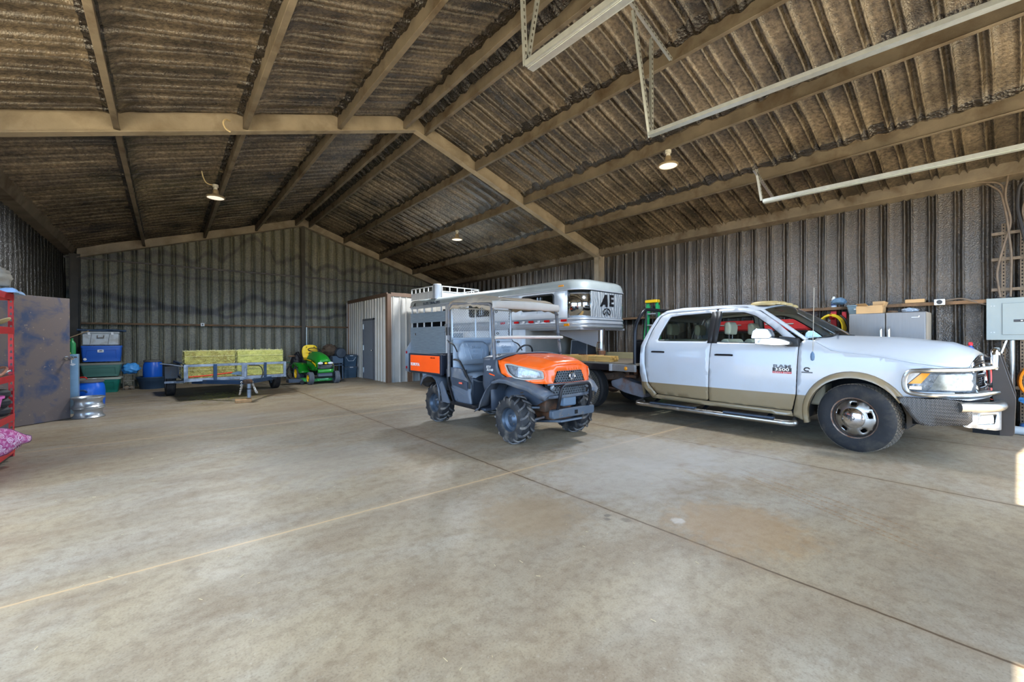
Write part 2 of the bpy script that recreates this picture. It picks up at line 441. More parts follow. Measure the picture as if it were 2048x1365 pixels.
# ---- floor: worn sealed concrete with saw cuts
def floor_mat():
    m = bpy.data.materials.new('worn_concrete'); m.use_nodes = True; t = NT(m); b = t.n['Principled BSDF']; co = t.coord()
    mp = t.new('ShaderNodeMapping'); mp.inputs['Scale'].default_value = (.68, 1.2, 1); mp.inputs['Rotation'].default_value = (0, 0, .12); t.link(co, mp.inputs['Vector']); cs = mp.outputs['Vector']
    n1 = t.noise(cs, .55, 6, .6, .4); n2 = t.noise(cs, 2.2, 7, .65, .3); n3 = t.noise(co, 14, 5, .65); n4 = t.noise(co, 90, 3, .6)
    c = t.mix(t.ramp(n1, [(.36, 0), (.64, 1)]), lin((158, 150, 136)), lin((180, 166, 140)))
    c = t.mix(t.ramp(n2, [(.44, 0), (.72, .75)]), c, lin((142, 124, 103)))
    w = t.noise(cs, .9, 6, .62, .5)
    c = t.mix(t.ramp(w, [(.5, 0), (.7, .7)]), c, lin((184, 180, 170)))
    c = t.mix(t.ramp(n3, [(.3, .5), (.54, 0)]), c, lin((118, 100, 80)))
    c = t.mix(t.ramp(n4, [(.28, .45), (.5, 0)]), c, lin((104, 90, 74)))
    c = t.mix(t.ramp(t.noise(co, 46, 4, .7), [(.58, 0), (.72, .35)]), c, lin((206, 200, 188)))
    sx = t.new('ShaderNodeSeparateXYZ'); t.link(co, sx.inputs[0])
    def math(op, a, b_=None):
        q = t.new('ShaderNodeMath', operation=op)
        for k, v in enumerate((a, b_)):
            if v is None: continue
            if isinstance(v, (int, float)): q.inputs[k].default_value = v
            else: t.link(v, q.inputs[k])
        return q.outputs[0]
    wig = math('MULTIPLY', math('SUBTRACT', t.noise(co, 9, 3), .5), .02)
    hs = []
    for ax, v in (('X', 2.72), ('X', 5.31), ('X', 7.9), ('Y', 3.31), ('Y', 7.75), ('Y', 12.2), ('Y', -1.0)):
        d = math('ABSOLUTE', math('ADD', math('SUBTRACT', sx.outputs[ax], v), wig))
        hs.append((ax, t.ramp(d, [(0, 1), (.006, 1), (.011, 0)])))
        halo = t.ramp(d, [(0, .4), (.035, .18), (.09, 0)])
        c = t.mix(halo, c, lin((196, 178, 150)) if ax == 'Y' else lin((142, 120, 92)))
        c = t.mix(hs[-1][1], c, lin((205, 178, 140)) if ax == 'Y' else lin((96, 78, 58)))
    def local(x, y, ang):
        q = t.new('ShaderNodeMapping', vector_type='TEXTURE'); q.inputs['Location'].default_value = (x, y, 0); q.inputs['Rotation'].default_value = (0, 0, ang)
        t.link(co, q.inputs['Vector']); s = t.new('ShaderNodeSeparateXYZ'); t.link(q.outputs['Vector'], s.inputs[0]); return s.outputs
    # dried tyre-tread streaks
    for (x0, y0), (x1, y1), wd in TREADS:
        L = pow((x1-x0)**2+(y1-y0)**2, .5); s = local(x0, y0, math_atan2(y1-y0, x1-x0))
        a = t.ramp(math('ABSOLUTE', s['Y']), [(wd*.4, 1), (wd, 0)])
        e = t.ramp(math('DIVIDE', s['X'], L), [(0, 0), (.04, 1), (.8, 1), (1, 0)])
        wv = t.ramp(math('FRACT', math('MULTIPLY', s['X'], 26)), [(.3, 1), (.5, .35)])
        c = t.mix(math('MULTIPLY', math('MULTIPLY', math('MULTIPLY', a, e), wv), .75), c, lin((150, 112, 66)))
    for (x, y, r, col, k) in SPOTS:
        s = local(x, y, 0)
        d = math('POWER', math('ADD', math('POWER', s['X'], 2), math('POWER', s['Y'], 2)), .5)
        d = math('ADD', d, math('MULTIPLY', math('SUBTRACT', t.noise(co, 6/max(r, .2), 4), .5), r*1.3))
        c = t.mix(t.ramp(math('DIVIDE', d, r), [(.55, k), (1, 0)]), c, lin(col))
    c = t.mix(1.0, c, (.86, .82, .775), 'MULTIPLY')
    t.link(c, b.inputs['Base Color'])
    t.link(t.ramp(n2, [(.3, .42), (.7, .62)]), b.inputs['Roughness'])
    b.inputs['Specular IOR Level'].default_value = .4
    bn = t.new('ShaderNodeBump'); bn.inputs['Strength'].default_value = .12; bn.inputs['Distance'].default_value = .006
    t.link(t.mix(.5, n3, n4), bn.inputs['Height']); t.link(bn.outputs['Normal'], b.inputs['Normal'])
    return m
math_atan2 = math.atan2
TREADS = [((4.66, 1.92), (3.92, .38), .012), ((4.74, 1.86), (4.0, .3), .012), ((4.55, 1.95), (3.7, .2), .012), ((4.42, 1.8), (3.62, .2), .01)]
SPOTS = [(2.62, 2.02, .035, (110, 104, 96), .8), (2.57, 1.98, .03, (110, 104, 96), .8), (2.66, 1.88, .045, (118, 110, 98), .7), (2.36, 2.2, .06, (132, 124, 112), .7),
         (2.95, 1.62, .06, (205, 205, 205), .8), (4.4, 2.9, 1.1, (190, 189, 188), .5), (3.5, 2.6, .9, (190, 188, 186), .4), (4.9, 2.0, .8, (184, 185, 187), .35), (1.4, 5.0, 1.0, (174, 172, 168), .3),
         (.4, 8.9, 1.1, (164, 162, 160), .25), (2.1, 9.4, .9, (150, 134, 114), .5), (1.9, 12.5, 1.3, (120, 100, 74), .55), (3.2, 1.3, .55, (170, 136, 92), .5), (2.2, 2.4, .5, (160, 140, 112), .5), (6.9, 7.2, 1.0, (150, 128, 98), .5)]
MB().add([(XL-.3, YF, 0), (XR+.3, YF, 0), (XR+.3, YB+.3, 0), (XL-.3, YB+.3, 0)], [(0, 1, 2, 3)]).build('floor', floor_mat(), smooth=0, kind='structure')
b = MB()
b.box((XC, -30.5, -.16), (120, 58, .3)).box((-32, 28, -.16), (59.5, 59, .3))
b.build('ground', mat('yard', (222, 204, 170), .9, 0, .15, .5), smooth=0, kind='structure')

# ---------------------------------------------------------------- light and camera
w = bpy.data.worlds.new('World'); SC.world = w; w.use_nodes = True
t = NT(w); bg = t.n['Background']
tc = t.new('ShaderNodeTexCoord'); sx = t.new('ShaderNodeSeparateXYZ'); t.link(tc.outputs['Generated'], sx.inputs[0])
t.link(t.ramp(sx.outputs['Z'], [(0, (.33, .60, 1)), (.12, (.38, .63, 1)), (.38, (.42, .49, .56)), (1, (.36, .41, .47))]), bg.inputs['Color'])
bg.inputs['Strength'].default_value = SKY
sun = bpy.data.lights.new('sun', 'SUN'); sun.energy = SUN; sun.angle = R(.6); sun.color = (1, .93, .8)
so = bpy.data.objects.new('sun', sun); COL.objects.link(so)
el, azm = R(66), R(15)
dv = V((sin(azm)*cos(el), cos(azm)*cos(el), -sin(el)))
so.rotation_euler = dv.to_track_quat('-Z', 'Y').to_euler()
def portal(loc, rot, sx_, sy_):
    l = bpy.data.lights.new('portal', 'AREA'); l.shape = 'RECTANGLE'; l.size = sx_; l.size_y = sy_; l.cycles.is_portal = True
    o = bpy.data.objects.new('portal', l); COL.objects.link(o); o.location = loc; o.rotation_euler = rot
for x0, x1 in DOORS: portal(((x0+x1)/2, YF-.1, DH/2), (R(90), 0, 0), x1-x0, DH)
portal((XL-.12, 3.15, 1.75), (R(90), 0, R(-90)), 6.2, 3.4)  # sky portal for the added left opening

cam = bpy.data.cameras.new('camera'); co = bpy.data.objects.new('camera', cam); COL.objects.link(co); SC.camera = co
cam.sensor_width = 36; cam.lens = 835.66/2048*36; cam.clip_start = .05; cam.clip_end = 300
yaw, pit, rol = .691176973, -.00254621116, -.0033063426
F = V((sin(yaw)*cos(pit), cos(yaw)*cos(pit), sin(pit))); rr = V((cos(yaw), -sin(yaw), 0)); uu = rr.cross(F)
r2 = rr*cos(rol)+uu*sin(rol); u2 = -rr*sin(rol)+uu*cos(rol)
mx = Matrix((r2, u2, -F)).transposed().to_4x4(); mx.translation = V((0, 0, 1.36)); co.matrix_world = mx
vs_ = SC.view_settings; SC.display_settings.display_device = 'sRGB'
vs_.view_transform = 'Standard'; vs_.look = 'None'; vs_.exposure = EXPO; vs_.gamma = 1; vs_.use_curve_mapping = False
SC.cycles.max_bounces = 8; SC.cycles.diffuse_bounces = 5; SC.cycles.glossy_bounces = 4; SC.cycles.transparent_max_bounces = 12
SC.cycles.sample_clamp_indirect = 6; SC.cycles.caustics_reflective = False; SC.cycles.caustics_refractive = False

for p in ((.86, 10.6, 4.2), (6.72, 10.7, 4.22), (6.72, 3.85, 4.22)):  # added fill for the deep interior, placed at the ceiling lamps
    l = bpy.data.lights.new('lamp_fill', 'SPOT'); l.energy = LAMP_FILL; l.shadow_soft_size = .2; l.spot_size = R(172); l.spot_blend = .5; l.color = (.90, .95, 1)
    o = bpy.data.objects.new('lamp_fill', l); COL.objects.link(o); o.location = (p[0], p[1], p[2]-.1)
# ---------------------------------------------------------------- shared vehicle materials
WHITE = mat('white_paint', (188, 192, 198), .3, 0, .03, 3, spec=.5, coat=.35)
def two_tone():
    m = bpy.data.materials.new('two_tone_paint'); m.use_nodes = True; t = NT(m); b = t.n['Principled BSDF']; co = t.coord()
    s = t.new('ShaderNodeSeparateXYZ'); t.link(co, s.inputs[0])
    f = t.ramp(s.outputs['Z'], [(.628, 1), (.632, 0)])
    n = t.noise(co, 3, 6, .6)
    du = t.ramp(n, [(.5, 0), (.85, .22)])
    c = t.mix(f, lin((188, 192, 198)), lin((140, 122, 93)))
    c = t.mix(du, c, lin((170, 158, 138)))
    t.link(c, b.inputs['Base Color']); b.inputs['Roughness'].default_value = .3; b.inputs['Coat Weight'].default_value = .35
    return m
TWO = two_tone()
TAN = mat('tan_paint', (150, 130, 98), .35, 0, .08, 3, dirt=(158, 146, 124), ds=3, coat=.4)
RUBBER = mat('tyre_rubber', (42, 42, 44), .7, 0, .2, 12, .3, 140, .002, dirt=(92, 84, 74), ds=5, dr=(.5, .85))
BLACK = mat('black_plastic', (30, 31, 34), .5, 0, .15, 6)
BLACKM = mat('black_metal', (22, 24, 30), .35, .3, .1, 6, dirt=(70, 64, 56), ds=3, dr=(.55, .9))
CHROME = mat('chrome', (215, 215, 218), .12, 1, dirt=(150, 140, 126), ds=4, dr=(.6, .95))
DULLCHR = mat('dull_chrome', (178, 176, 172), .3, 1, .12, 9, dirt=(122, 104, 84), ds=5, dr=(.55, .85))
ALU = mat('aluminium', (186, 192, 200), .36, .45, .06, 5)
GALV = mat('galvanised', (198, 204, 204), .42, .75, .12, 14, .1, 40)
GAP = mat('panel_gap', (16, 16, 18), .9)
UNDER = mat('rusty_underbody', (78, 64, 54), .8, .2, .3, 7, .4, 50, .006, dirt=(134, 88, 58), ds=5, dr=(.45, .7))
DARKU = mat('dark_underbody', (34, 33, 34), .8, 0, .2, 6)
BEIGE = mat('beige_upholstery', (214, 208, 182), .75, 0, .08, 9, .15, 60)
AMBER = mat('amber_lens', (236, 150, 20), .2, 0, spec=.7)
REDL = mat('red_lens', (200, 20, 24), .25, 0)
WHT = mat('white_mark', (226, 226, 226), .5)
def glass(name, tint, k=1.5):
    m = bpy.data.materials.new(name); m.use_nodes = True; t = NT(m); o = t.n['Material Output']
    a = t.new('ShaderNodeBsdfTransparent'); a.inputs['Color'].default_value = tint+(1,)
    g = t.new('ShaderNodeBsdfGlossy'); g.inputs['Roughness'].default_value = .03
    f = t.new('ShaderNodeFresnel'); f.inputs['IOR'].default_value = k
    x = t.new('ShaderNodeMixShader'); t.link(f.outputs[0], x.inputs[0]); t.link(a.outputs[0], x.inputs[1]); t.link(g.outputs[0], x.inputs[2])
    t.link(x.outputs[0], o.inputs['Surface']); return m
GLASS = glass('window_glass', (.93, .97, .95), 1.35); DGLASS = glass('tinted_glass', (.52, .56, .52), 1.4)
CLEAR = glass('clear_plastic', (.93, .94, .95), 1.16)
LENS = mat('lamp_lens', (118, 124, 130), .2, .3, .6, 22, .5, 34, .01, coat=.5)
def plate_mat(name, c1, c2, metal, rough, s=38):
    """raised tread plate: short bars alternating at right angles"""
    m = bpy.data.materials.new(name); m.use_nodes = True; t = NT(m); b = t.n['Principled BSDF']; co = t.coord()
    s_ = t.new('ShaderNodeSeparateXYZ'); t.link(co, s_.inputs[0])
    cb = t.new('ShaderNodeCombineXYZ'); ad = t.new('ShaderNodeMath', operation='SUBTRACT'); t.link(s_.outputs['Y'], ad.inputs[0]); t.link(s_.outputs['X'], ad.inputs[1])
    t.link(ad.outputs[0], cb.inputs[0]); t.link(s_.outputs['Z'], cb.inputs[1])
    mp = t.new('ShaderNodeMapping'); mp.inputs['Rotation'].default_value = (0, 0, R(45)); mp.inputs['Scale'].default_value = (s, s, 1); t.link(cb.outputs[0], mp.inputs['Vector'])
    br = t.new('ShaderNodeTexChecker'); br.inputs['Scale'].default_value = 1; t.link(mp.outputs['Vector'], br.inputs['Vector'])
    w1 = t.new('ShaderNodeTexWave', bands_direction='X'); w2 = t.new('ShaderNodeTexWave', bands_direction='Y')
    for q in (w1, w2): q.inputs['Scale'].default_value = .64; t.link(mp.outputs['Vector'], q.inputs['Vector'])
    h = t.mix(br.outputs['Fac'], w1.outputs['Color'], w2.outputs['Color'])
    h = t.ramp(h, [(.55, 0), (.8, 1)])
    t.link(t.mix(h, lin(c1), lin(c2)), b.inputs['Base Color'])
    b.inputs['Metallic'].default_value = metal; b.inputs['Roughness'].default_value = rough
    bn = t.new('ShaderNodeBump'); bn.inputs['Strength'].default_value = .7; bn.inputs['Distance'].default_value = .006; t.link(h, bn.inputs['Height']); t.link(bn.outputs['Normal'], b.inputs['Normal'])
    return m
TREADD = plate_mat('dark_tread_plate', (52, 48, 45), (128, 122, 116), .3, .4)
TREADL = plate_mat('bright_tread_plate', (150, 152, 154), (225, 226, 228), .8, .35)

def tyre(name, root, c, r, w, rim, m=RUBBER, ribs_=4, n=56):
    """a road tyre around an axle along x"""
    h = w/2; pr = [(rim, -h*.78), (rim+.012, -h*.9), (rim+(r-rim)*.45, -h), (r-.03, -h*.93), (r-.006, -h*.8)]
    k = ribs_
    for i in range(k):
        a = -h*.78+2*h*.78*i/k; b_ = -h*.78+2*h*.78*(i+1)/k; g = (b_-a)*.13
        pr += [(r, a+g), (r, b_-g)]
        if i < k-1: pr += [(r-.011, b_-g*.6), (r-.011, b_+g*.6)]
    pr += [(r-.006, h*.8), (r-.03, h*.93), (rim+(r-rim)*.45, h), (rim+.012, h*.9), (rim, h*.78)]
    return MB().lathe(pr, c, 'x', n).build(name, m, root, smooth=40)

# ---------------------------------------------------------------- the white flatbed pickup
TRK = thing('pickup_truck', 'white four-door flatbed pickup truck with tan lower panels and heavy front bumper guard', 'truck', (7.37, 1.231, 0))
HWZ = [(.30, .95), (.40, .962), (.55, .985), (.75, .999), (.95, 1.0), (1.15, .992), (1.28, .972), (1.40, .93), (1.60, .862), (1.80, .785), (1.90, .73)]
HWY = [(-1.05, .0), (-1.03, .3), (-.99, .5), (-.93, .65), (-.85, .775), (-.75, .86), (-.6, .93), (-.45, .97), (-.3, .99), (0, 1.0), (3.5, 1.0)]
def hw(y, z): return smooth_at(HWZ, z)*smooth_at(HWY, y)
def SIDE(off=0):
    return lambda y, z: (-(hw(y, z)+off), y, z)
ARC = [(.03+.47*cos(a), .40+.49*sin(a)) for a in [R(150-8*k) for k in range(21)]]
ARC = [p for p in ARC]
fender = [(.662, .345), (.657, .41), (.613, .63), (.587, 1.30), (.53, 1.352), (.44, 1.335), (.36, 1.285), (.25, 1.215), (.10, 1.188), (-.07, 1.172), (-.27, 1.135), (-.47, 1.09), (-.71, 1.05), (-.87, 1.035),
          (-.87, 1.005), (-.56, .995), (-.44, .845), (-.45, .77), (-.80, .775), (-.80, .72), (-.46, .70)] + ARC[:19]
fender = fender+[(.49, .36), (.50, .30), (.56, .30)]
for sd in (1, -1):
    q = Matrix.Diagonal((sd, 1, 1, 1))
    def put(b, name, m, **k): return b.move(q).build(name, m, TRK, **k)
    put(MB().panel(fender, SIDE(), step=.045), 'fender', TWO, solid=.012)
    outer = [(.03+.50*cos(a)*1.06, .40+.565*sin(a)) for a in [R(152-7.9*k) for k in range(22)]]
    inner = [(.03+.47*cos(a), .40+.49*sin(a)) for a in [R(152-7.9*k) for k in range(22)]]
    b = MB()
    pr = []
    for (a, c), (d, e) in zip(outer, inner):
        pr.append([V((-(hw(a, c)+.004), a, c)), V((-(hw(a, c)+.03), (a*.6+d*.4), (c*.6+e*.4))), V((-(hw(d, e)+.034), d, e)), V((-(hw(d, e)-.05), d, e))])
    b.add([p for r in pr for p in r], [(i*4+j, i*4+j+1, i*4+j+5, i*4+j+4) for i in range(len(pr)-1) for j in range(3)])
    put(b, 'wheel_arch_flare', TAN, smooth=50, solid=.006)
    b = MB()                                             # dark wheel well
    rr_ = [[V((-.955, y*1.0, z)), V((-.45, y, z))] for y, z in [(.03+.475*cos(a), .40+.495*sin(a)) for a in [R(188-19.5*k) for k in range(11)]]]
    b.add([p for r in rr_ for p in r], [(i*2, i*2+1, i*2+3, i*2+2) for i in range(len(rr_)-1)])
    put(b, 'wheel_well', DARKU, smooth=60)
    rd = rpoly([(1.786, .425), (2.64, .445), (2.80, .62), (2.86, .95), (2.862, 1.22), (2.78, 1.50), (2.66, 1.745), (2.55, 1.795), (1.722, 1.822)], .04)
    rw = rpoly([(2.65, 1.335), (2.60, 1.50), (2.49, 1.735), (2.3, 1.755), (1.80, 1.772), (1.80, 1.322)], .04)
    o = put(MB().panel(rd, SIDE(), [rw], step=.06), 'rear_door', TWO, solid=.014)
    fd = rpoly([(1.775, .422), (1.712, 1.822), (1.36, 1.815), (1.12, 1.765), (.90, 1.605), (.62, 1.36), (.598, 1.28), (.625, .63), (.675, .412)], .03)
    fw = rpoly([(1.672, 1.312), (1.655, 1.768), (1.33, 1.757), (1.16, 1.695), (.95, 1.54), (.74, 1.345), (.70, 1.292)], .03)
    f = put(MB().panel(fd, SIDE(), [fw], step=.06), 'front_door', TWO, solid=.014)
    put(MB().panel(rw, SIDE(-.022), step=.2), 'rear_door_glass', DGLASS)
    put(MB().panel(fw, SIDE(-.022), step=.2), 'front_door_glass', GLASS)
    # black window surrounds
    def rim_of(loop, s_, off=.003):
        cx = sum(p[0] for p in loop)/len(loop); cy = sum(p[1] for p in loop)/len(loop)
        return MB().tube([(-(hw(y, z)+off-.006), y, z) for y, z in loop], s_, 6, closed=True)
    put(rim_of(rw, .011), 'window_trim', BLACK); put(rim_of(fw, .011), 'window_trim', BLACK)
    put(MB().panel([(1.735, 1.30), (1.80, 1.30), (1.80, 1.785), (1.722, 1.79)], SIDE(.011)).panel([(1.655, 1.30), (1.732, 1.30), (1.718, 1.79), (1.65, 1.785)], SIDE(.011)), 'pillar_trim', BLACK, solid=.004)
    # shut lines are real gaps backed by a dark inner body
    put(MB().panel([(.5, .36), (2.9, .40), (2.93, 1.29), (.5, 1.29)], SIDE(-.05), step=.2), 'inner_body', GAP, solid=.01)
    # cab corner, rocker, roof rail
    put(MB().panel([(2.66, .44), (2.74, .37), (2.91, .56), (2.965, .79), (2.955, 1.25), (2.85, 1.52), (2.74, 1.73), (2.66, 1.80), (2.57, 1.80), (2.675, 1.755), (2.795, 1.51), (2.874, 1.225), (2.872, .95), (2.812, .615)], SIDE(), step=.08), 'cab_corner', TWO, solid=.014)
    put(MB().panel([(.665, .335), (2.72, .365), (2.75, .375), (2.65, .435), (1.79, .413), (.68, .402)], SIDE(), step=.1), 'rocker_panel', TWO, solid=.02)
    A = [(-.875, .52, 1.357), (-.80, .85, 1.615), (-.735, 1.10, 1.795), (-.73, 1.6, 1.868), (-.73, 2.3, 1.878), (-.74, 2.6, 1.845), (-.76, 2.68, 1.80)]
    B = [(.545, 1.352), (.88, 1.60), (1.11, 1.775), (1.70, 1.832), (2.3, 1.815), (2.56, 1.803), (2.66, 1.79)]
    b = MB(); n_ = len(A)
    b.add([p for p in A]+[(-(hw(y, z)+.002), y, z) for y, z in B], [(i, i+1, n_+i+1, n_+i) for i in range(n_-1)])
    put(b, 'roof_rail', WHITE, smooth=70, solid=.012)
    for (y0, y1, z) in ((2.74, 2.51, 1.15), (1.67, 1.42, 1.125)):
        b = MB(); x = -hw(y0, z)
        b.grid(lambda u, w_: (x-.012*0-.004, (y0+y1)/2+(y0-y1)/2*cos(2*pi*w_)*u, z+.032*sin(2*pi*w_)*u), 3, 20, cv=True)
        put(b, 'handle_recess', CHROME, smooth=60)
        put(MB().tube([(x-.004, y0, z), (x-.036, y0-.03, z+.004), (x-.036, y1+.03, z+.004), (x-.004, y1, z)], .0145, 8, bend=.02), 'door_handle', mat('handle_black', (30, 30, 34), .2, .4))
    # towing mirror
    b = MB(); b.prism(rpoly([(1.10, 1.365), (1.075, 1.475), (1.03, 1.505), (.88, 1.50), (.84, 1.40), (.86, 1.365)], .03), 'x', -1.20, -1.06)
    put(b, 'mirror_housing', mat('mirror_chrome', (150, 152, 156), .22, .9), bevel=.02)
    b = MB(); b.prism(rpoly([(1.05, 1.29), (1.055, 1.39), (1.03, 1.405), (.86, 1.385), (.72, 1.36), (.64, 1.33), (.64, 1.285), (.8, 1.272)], .02), 'x', -1.19, -1.05)
    put(b, 'mirror_lower', DULLCHR, bevel=.02)
    b = MB(); b.prism([(.58, 1.262), (.585, 1.35), (.60, 1.372), (.80, 1.40), (.80, 1.30), (.70, 1.262)], 'x', -1.06, -.93)
    put(b, 'mirror_arm', BLACK, bevel=.01)
    # step bar with two treads
    b = MB().tube([(-.88, .66, .27), (-1.05, .62, .255), (-1.06, .72, .25), (-1.06, 2.9, .255), (-1.05, 3.0, .26), (-.88, 2.98, .28)], .04, 12, bend=.06)
    st = put(b, 'step_bar', DULLCHR)
    for y0, y1 in ((.86, 1.52), (1.95, 2.72)):
        b = MB().box((-1.055, (y0+y1)/2, .297), (.09, y1-y0, .022)); put(b, 'step_tread', mat('tread_slate', (62, 74, 92), .5, 0, .15, 8), bevel=.006)
    for y0 in (.95, 1.85, 2.7):
        put(MB().bar((-.78, y0, .36), (-1.03, y0, .27), .05, .02), 'step_bracket', BLACKM)
    # headlight
    hl = [(-.445, .845), (-.56, .99), (-.90, 1.0), (-.945, .985), (-.945, .775), (-.455, .775)]
    hd = put(MB().panel(hl, SIDE(-.004), step=.05), 'headlight', LENS, smooth=60, solid=.01)
    put(MB().panel([(-.455, .855), (-.56, .978), (-.625, .978), (-.555, .865)], SIDE(.004), step=.05), 'turn_signal_lens', AMBER, smooth=60)
    put(MB().panel([(-.62, .80), (-.69, .965), (-.93, .965), (-.93, .80)], SIDE(.003), step=.05), 'headlight_reflector', mat('reflector', (132, 137, 136), .25, .4, .45, 14), smooth=60)
    put(MB().panel([(-.46, .795), (-.465, .83), (-.56, .83), (-.56, .795)], SIDE(.005), step=.03), 'side_reflector', mat('pale_lens', (235, 232, 220), .2, .2), smooth=60)

# hood, windshield, roof, back of the cab
hood_c = [(-.945, 1.10), (-.93, 1.16), (-.84, 1.235), (-.68, 1.315), (-.2, 1.378), (.30, 1.405), (.44, 1.405)]
hood_e = [(-.945, 1.035), (-.71, 1.056), (-.47, 1.096), (-.27, 1.141), (-.07, 1.178), (.10, 1.194), (.25, 1.222), (.36, 1.292), (.44, 1.342)]
def hoodp(u, v):
    k = -1+2*v; a = abs(k)
    ye = -.90+u*1.34; y = ye-(1-a*a)*.07*(1-u)-(1-a*a)*.20*u*0
    z0 = spline(hood_e, ye); z1 = spline(hood_c, ye)
    x = k*(spline(HWY, max(ye, -.9))*spline(HWZ, z0)-.004)
    f = (1-a**3.2); bulge = .012*max(0, 1-((a-.42)/.16)**2)*min(1, u*3)
    return (x, y, z0+(z1-z0)*f+bulge)
hd = MB().grid(hoodp, 30, 36).build('hood', WHITE, TRK, smooth=60, solid=.012, soff=-1)
def wsp(u, v):
    k = -1+2*v; a = k*k
    x0, y0, z0 = .872*k, .24+.27*a, 1.405-.045*a
    x1, y1, z1 = .735*k, .99+.10*a, 1.872-.08*a
    return (x0+(x1-x0)*u, y0+(y1-y0)*u, z0+(z1-z0)*u+.02*sin(pi*u)*(1-a))
MB().grid(wsp, 10, 20).build('windshield', GLASS, TRK, smooth=60)
MB().tube([wsp(0, v/16) for v in range(17)], .014, 6).build('windshield_seal', BLACK, TRK)
MB().grid(lambda u, v: ((-1+2*v)*.87, .245+.27*(-1+2*v)**2-.11*u*(1-.6*(-1+2*v)**2), 1.40-.045*(-1+2*v)**2-.012*u), 3, 20).build('cowl', BLACK, TRK, smooth=60)
for s in (-.45, .15):
    MB().tube([(s-.18, .27+.03, 1.412), (s+.1, .31, 1.425), (s+.34, .40, 1.47)], .009, 6).build('wiper', BLACK, TRK)
RY = [(1.0, 1.872), (1.25, 1.905), (1.7, 1.925), (2.3, 1.915), (2.55, 1.885), (2.66, 1.81)]
def roofp(u, v):
    k = -1+2*v; a = k*k; y = 1.0+u*1.67+.10*a*(1-u)
    z = spline(RY, 1.0+u*1.67)-.05*a-.03*a*a*0-(.03*a if u < .1 else 0)
    return (k*(.735+.02*u), y, z)
MB().grid(roofp, 22, 18).build('roof', WHITE, TRK, smooth=60, solid=.015, soff=-1)
b = MB().panel([(-.76, 1.80), (.76, 1.80), (.94, 1.25), (.96, .6), (.9, .4), (-.9, .4), (-.96, .6), (-.94, 1.25)],
               lambda x, z: (x, 2.955-.29*max(0, (z-1.25)/.55)**1.3, z), [[(-.62, 1.68), (.62, 1.68), (.72, 1.36), (-.72, 1.36)]], step=.15)
b.build('cab_back', TWO, TRK, solid=.012)
MB().add([(-.62, 2.72, 1.68), (.62, 2.72, 1.68), (.72, 2.90, 1.36), (-.72, 2.90, 1.36)], [(0, 1, 2, 3)]).build('rear_window', DGLASS, TRK)
MB().box((0, 1.7, .40), (1.84, 2.4, .05)).build('cab_floor', DARKU, TRK)
b = MB()
b.prism([(.34, .5), (.34, 1.33), (.62, 1.33), (.80, 1.2), (.80, .9), (.6, .5)], 'x', -.86, .86).build('dashboard', mat('dash', (120, 114, 96), .7), TRK, bevel=.03)
MB().tube([(-.38+.19*cos(a), .93-.06*sin(a), 1.16+.18*sin(a)) for a in [2*pi*k/24 for k in range(24)]], .017, 8, closed=True).build('steering_wheel', BLACK, TRK)
def seat(x, y, w_, head=True):
    b = MB(); b.prism(rpoly([(y-.32, .70), (y-.34, .80), (y+.12, .84), (y+.12, .68)], .05), 'x', x-w_/2, x+w_/2)
    b.prism(rpoly([(y+.06, .78), (y+.16, 1.10), (y+.24, 1.36), (y+.31, 1.37), (y+.36, 1.33), (y+.24, .76)], .05), 'x', x-w_/2, x+w_/2)
    o = b.build('seat', BEIGE, TRK, bevel=.05)
    for hx in ((x,) if w_ < .8 else (x-.5, x+.5)):
        MB().prism(rpoly([(y+.27, 1.43), (y+.25, 1.56), (y+.29, 1.64), (y+.36, 1.62), (y+.36, 1.44)], .03), 'x', hx-.14, hx+.14).build('headrest', BEIGE, TRK, bevel=.045)
        MB().cyl((hx-.06, y+.31, 1.34), (hx-.06, y+.31, 1.46), .008, 6).cyl((hx+.06, y+.31, 1.34), (hx+.06, y+.31, 1.46), .008, 6).build('headrest_posts', CHROME, TRK)
seat(-.45, 1.36, .54); seat(.45, 1.36, .54); seat(0, 2.32, 1.5)
# roof lamps
b = MB()
for x in (-.50, -.27, 0, .27, .50):
    b = MB().grid(lambda u, v: (x+.10*cos(2*pi*v)*(1-u**3), 1.19+.17*sin(2*pi*v)*(1-u**3), spline(RY, 1.19)-.05*(x/.73)**2-.01+.062*sin(pi/2*u)), 6, 16, cv=True)
    b.build('roof_lamp', mat('dusty_amber', (172, 152, 106), .45, 0, .15, 20), TRK, smooth=60)
# grille
for z0, z1 in ((.80, .93), (.99, 1.12)):
    pass
b = MB()
fr = lambda x, z, o=0: (x, -1.0+.20*abs(x)**2.2+.10*(z-.77)-o, z)
b.panel([(-.57, .77), (.57, .77)]+[(.63-.063*k, 1.035+.145*(1-abs((.63-.063*k)/.7)**3.2)) for k in range(21)], lambda x, z: fr(x, z), [rpoly([(-.53, 1.07), (-.035, 1.07), (-.035, .965), (-.52, .965)], .03), rpoly([(.53, 1.07), (.035, 1.07), (.035, .965), (.52, .965)], .03), rpoly([(-.52, .925), (-.035, .925), (-.035, .815), (-.51, .815)], .03), rpoly([(.52, .925), (.035, .925), (.035, .815), (.51, .815)], .03)], step=.05)
gr = b.build('grille', CHROME, TRK, smooth=50, solid=.04, soff=0)
b = MB()
for z in [.83+.022*k for k in range(5)]+[.975+.022*k for k in range(5)]:
    b.tube([fr(-.53+.053*k, z, -.03) for k in range(21)], .006, 6)
b.build('grille_slats', BLACK, gr)
MB().panel([(-.55, 1.1), (.55, 1.1), (.55, .78), (-.55, .78)], lambda x, z: fr(x, z, -.07), step=.1).build('grille_backing', GAP, TRK)
MB().box((0, -.6, .72), (1.1, .5, .25)).box((0, .3, .6), (1.1, 1.6, .5)).build('engine_bay', GAP, TRK)

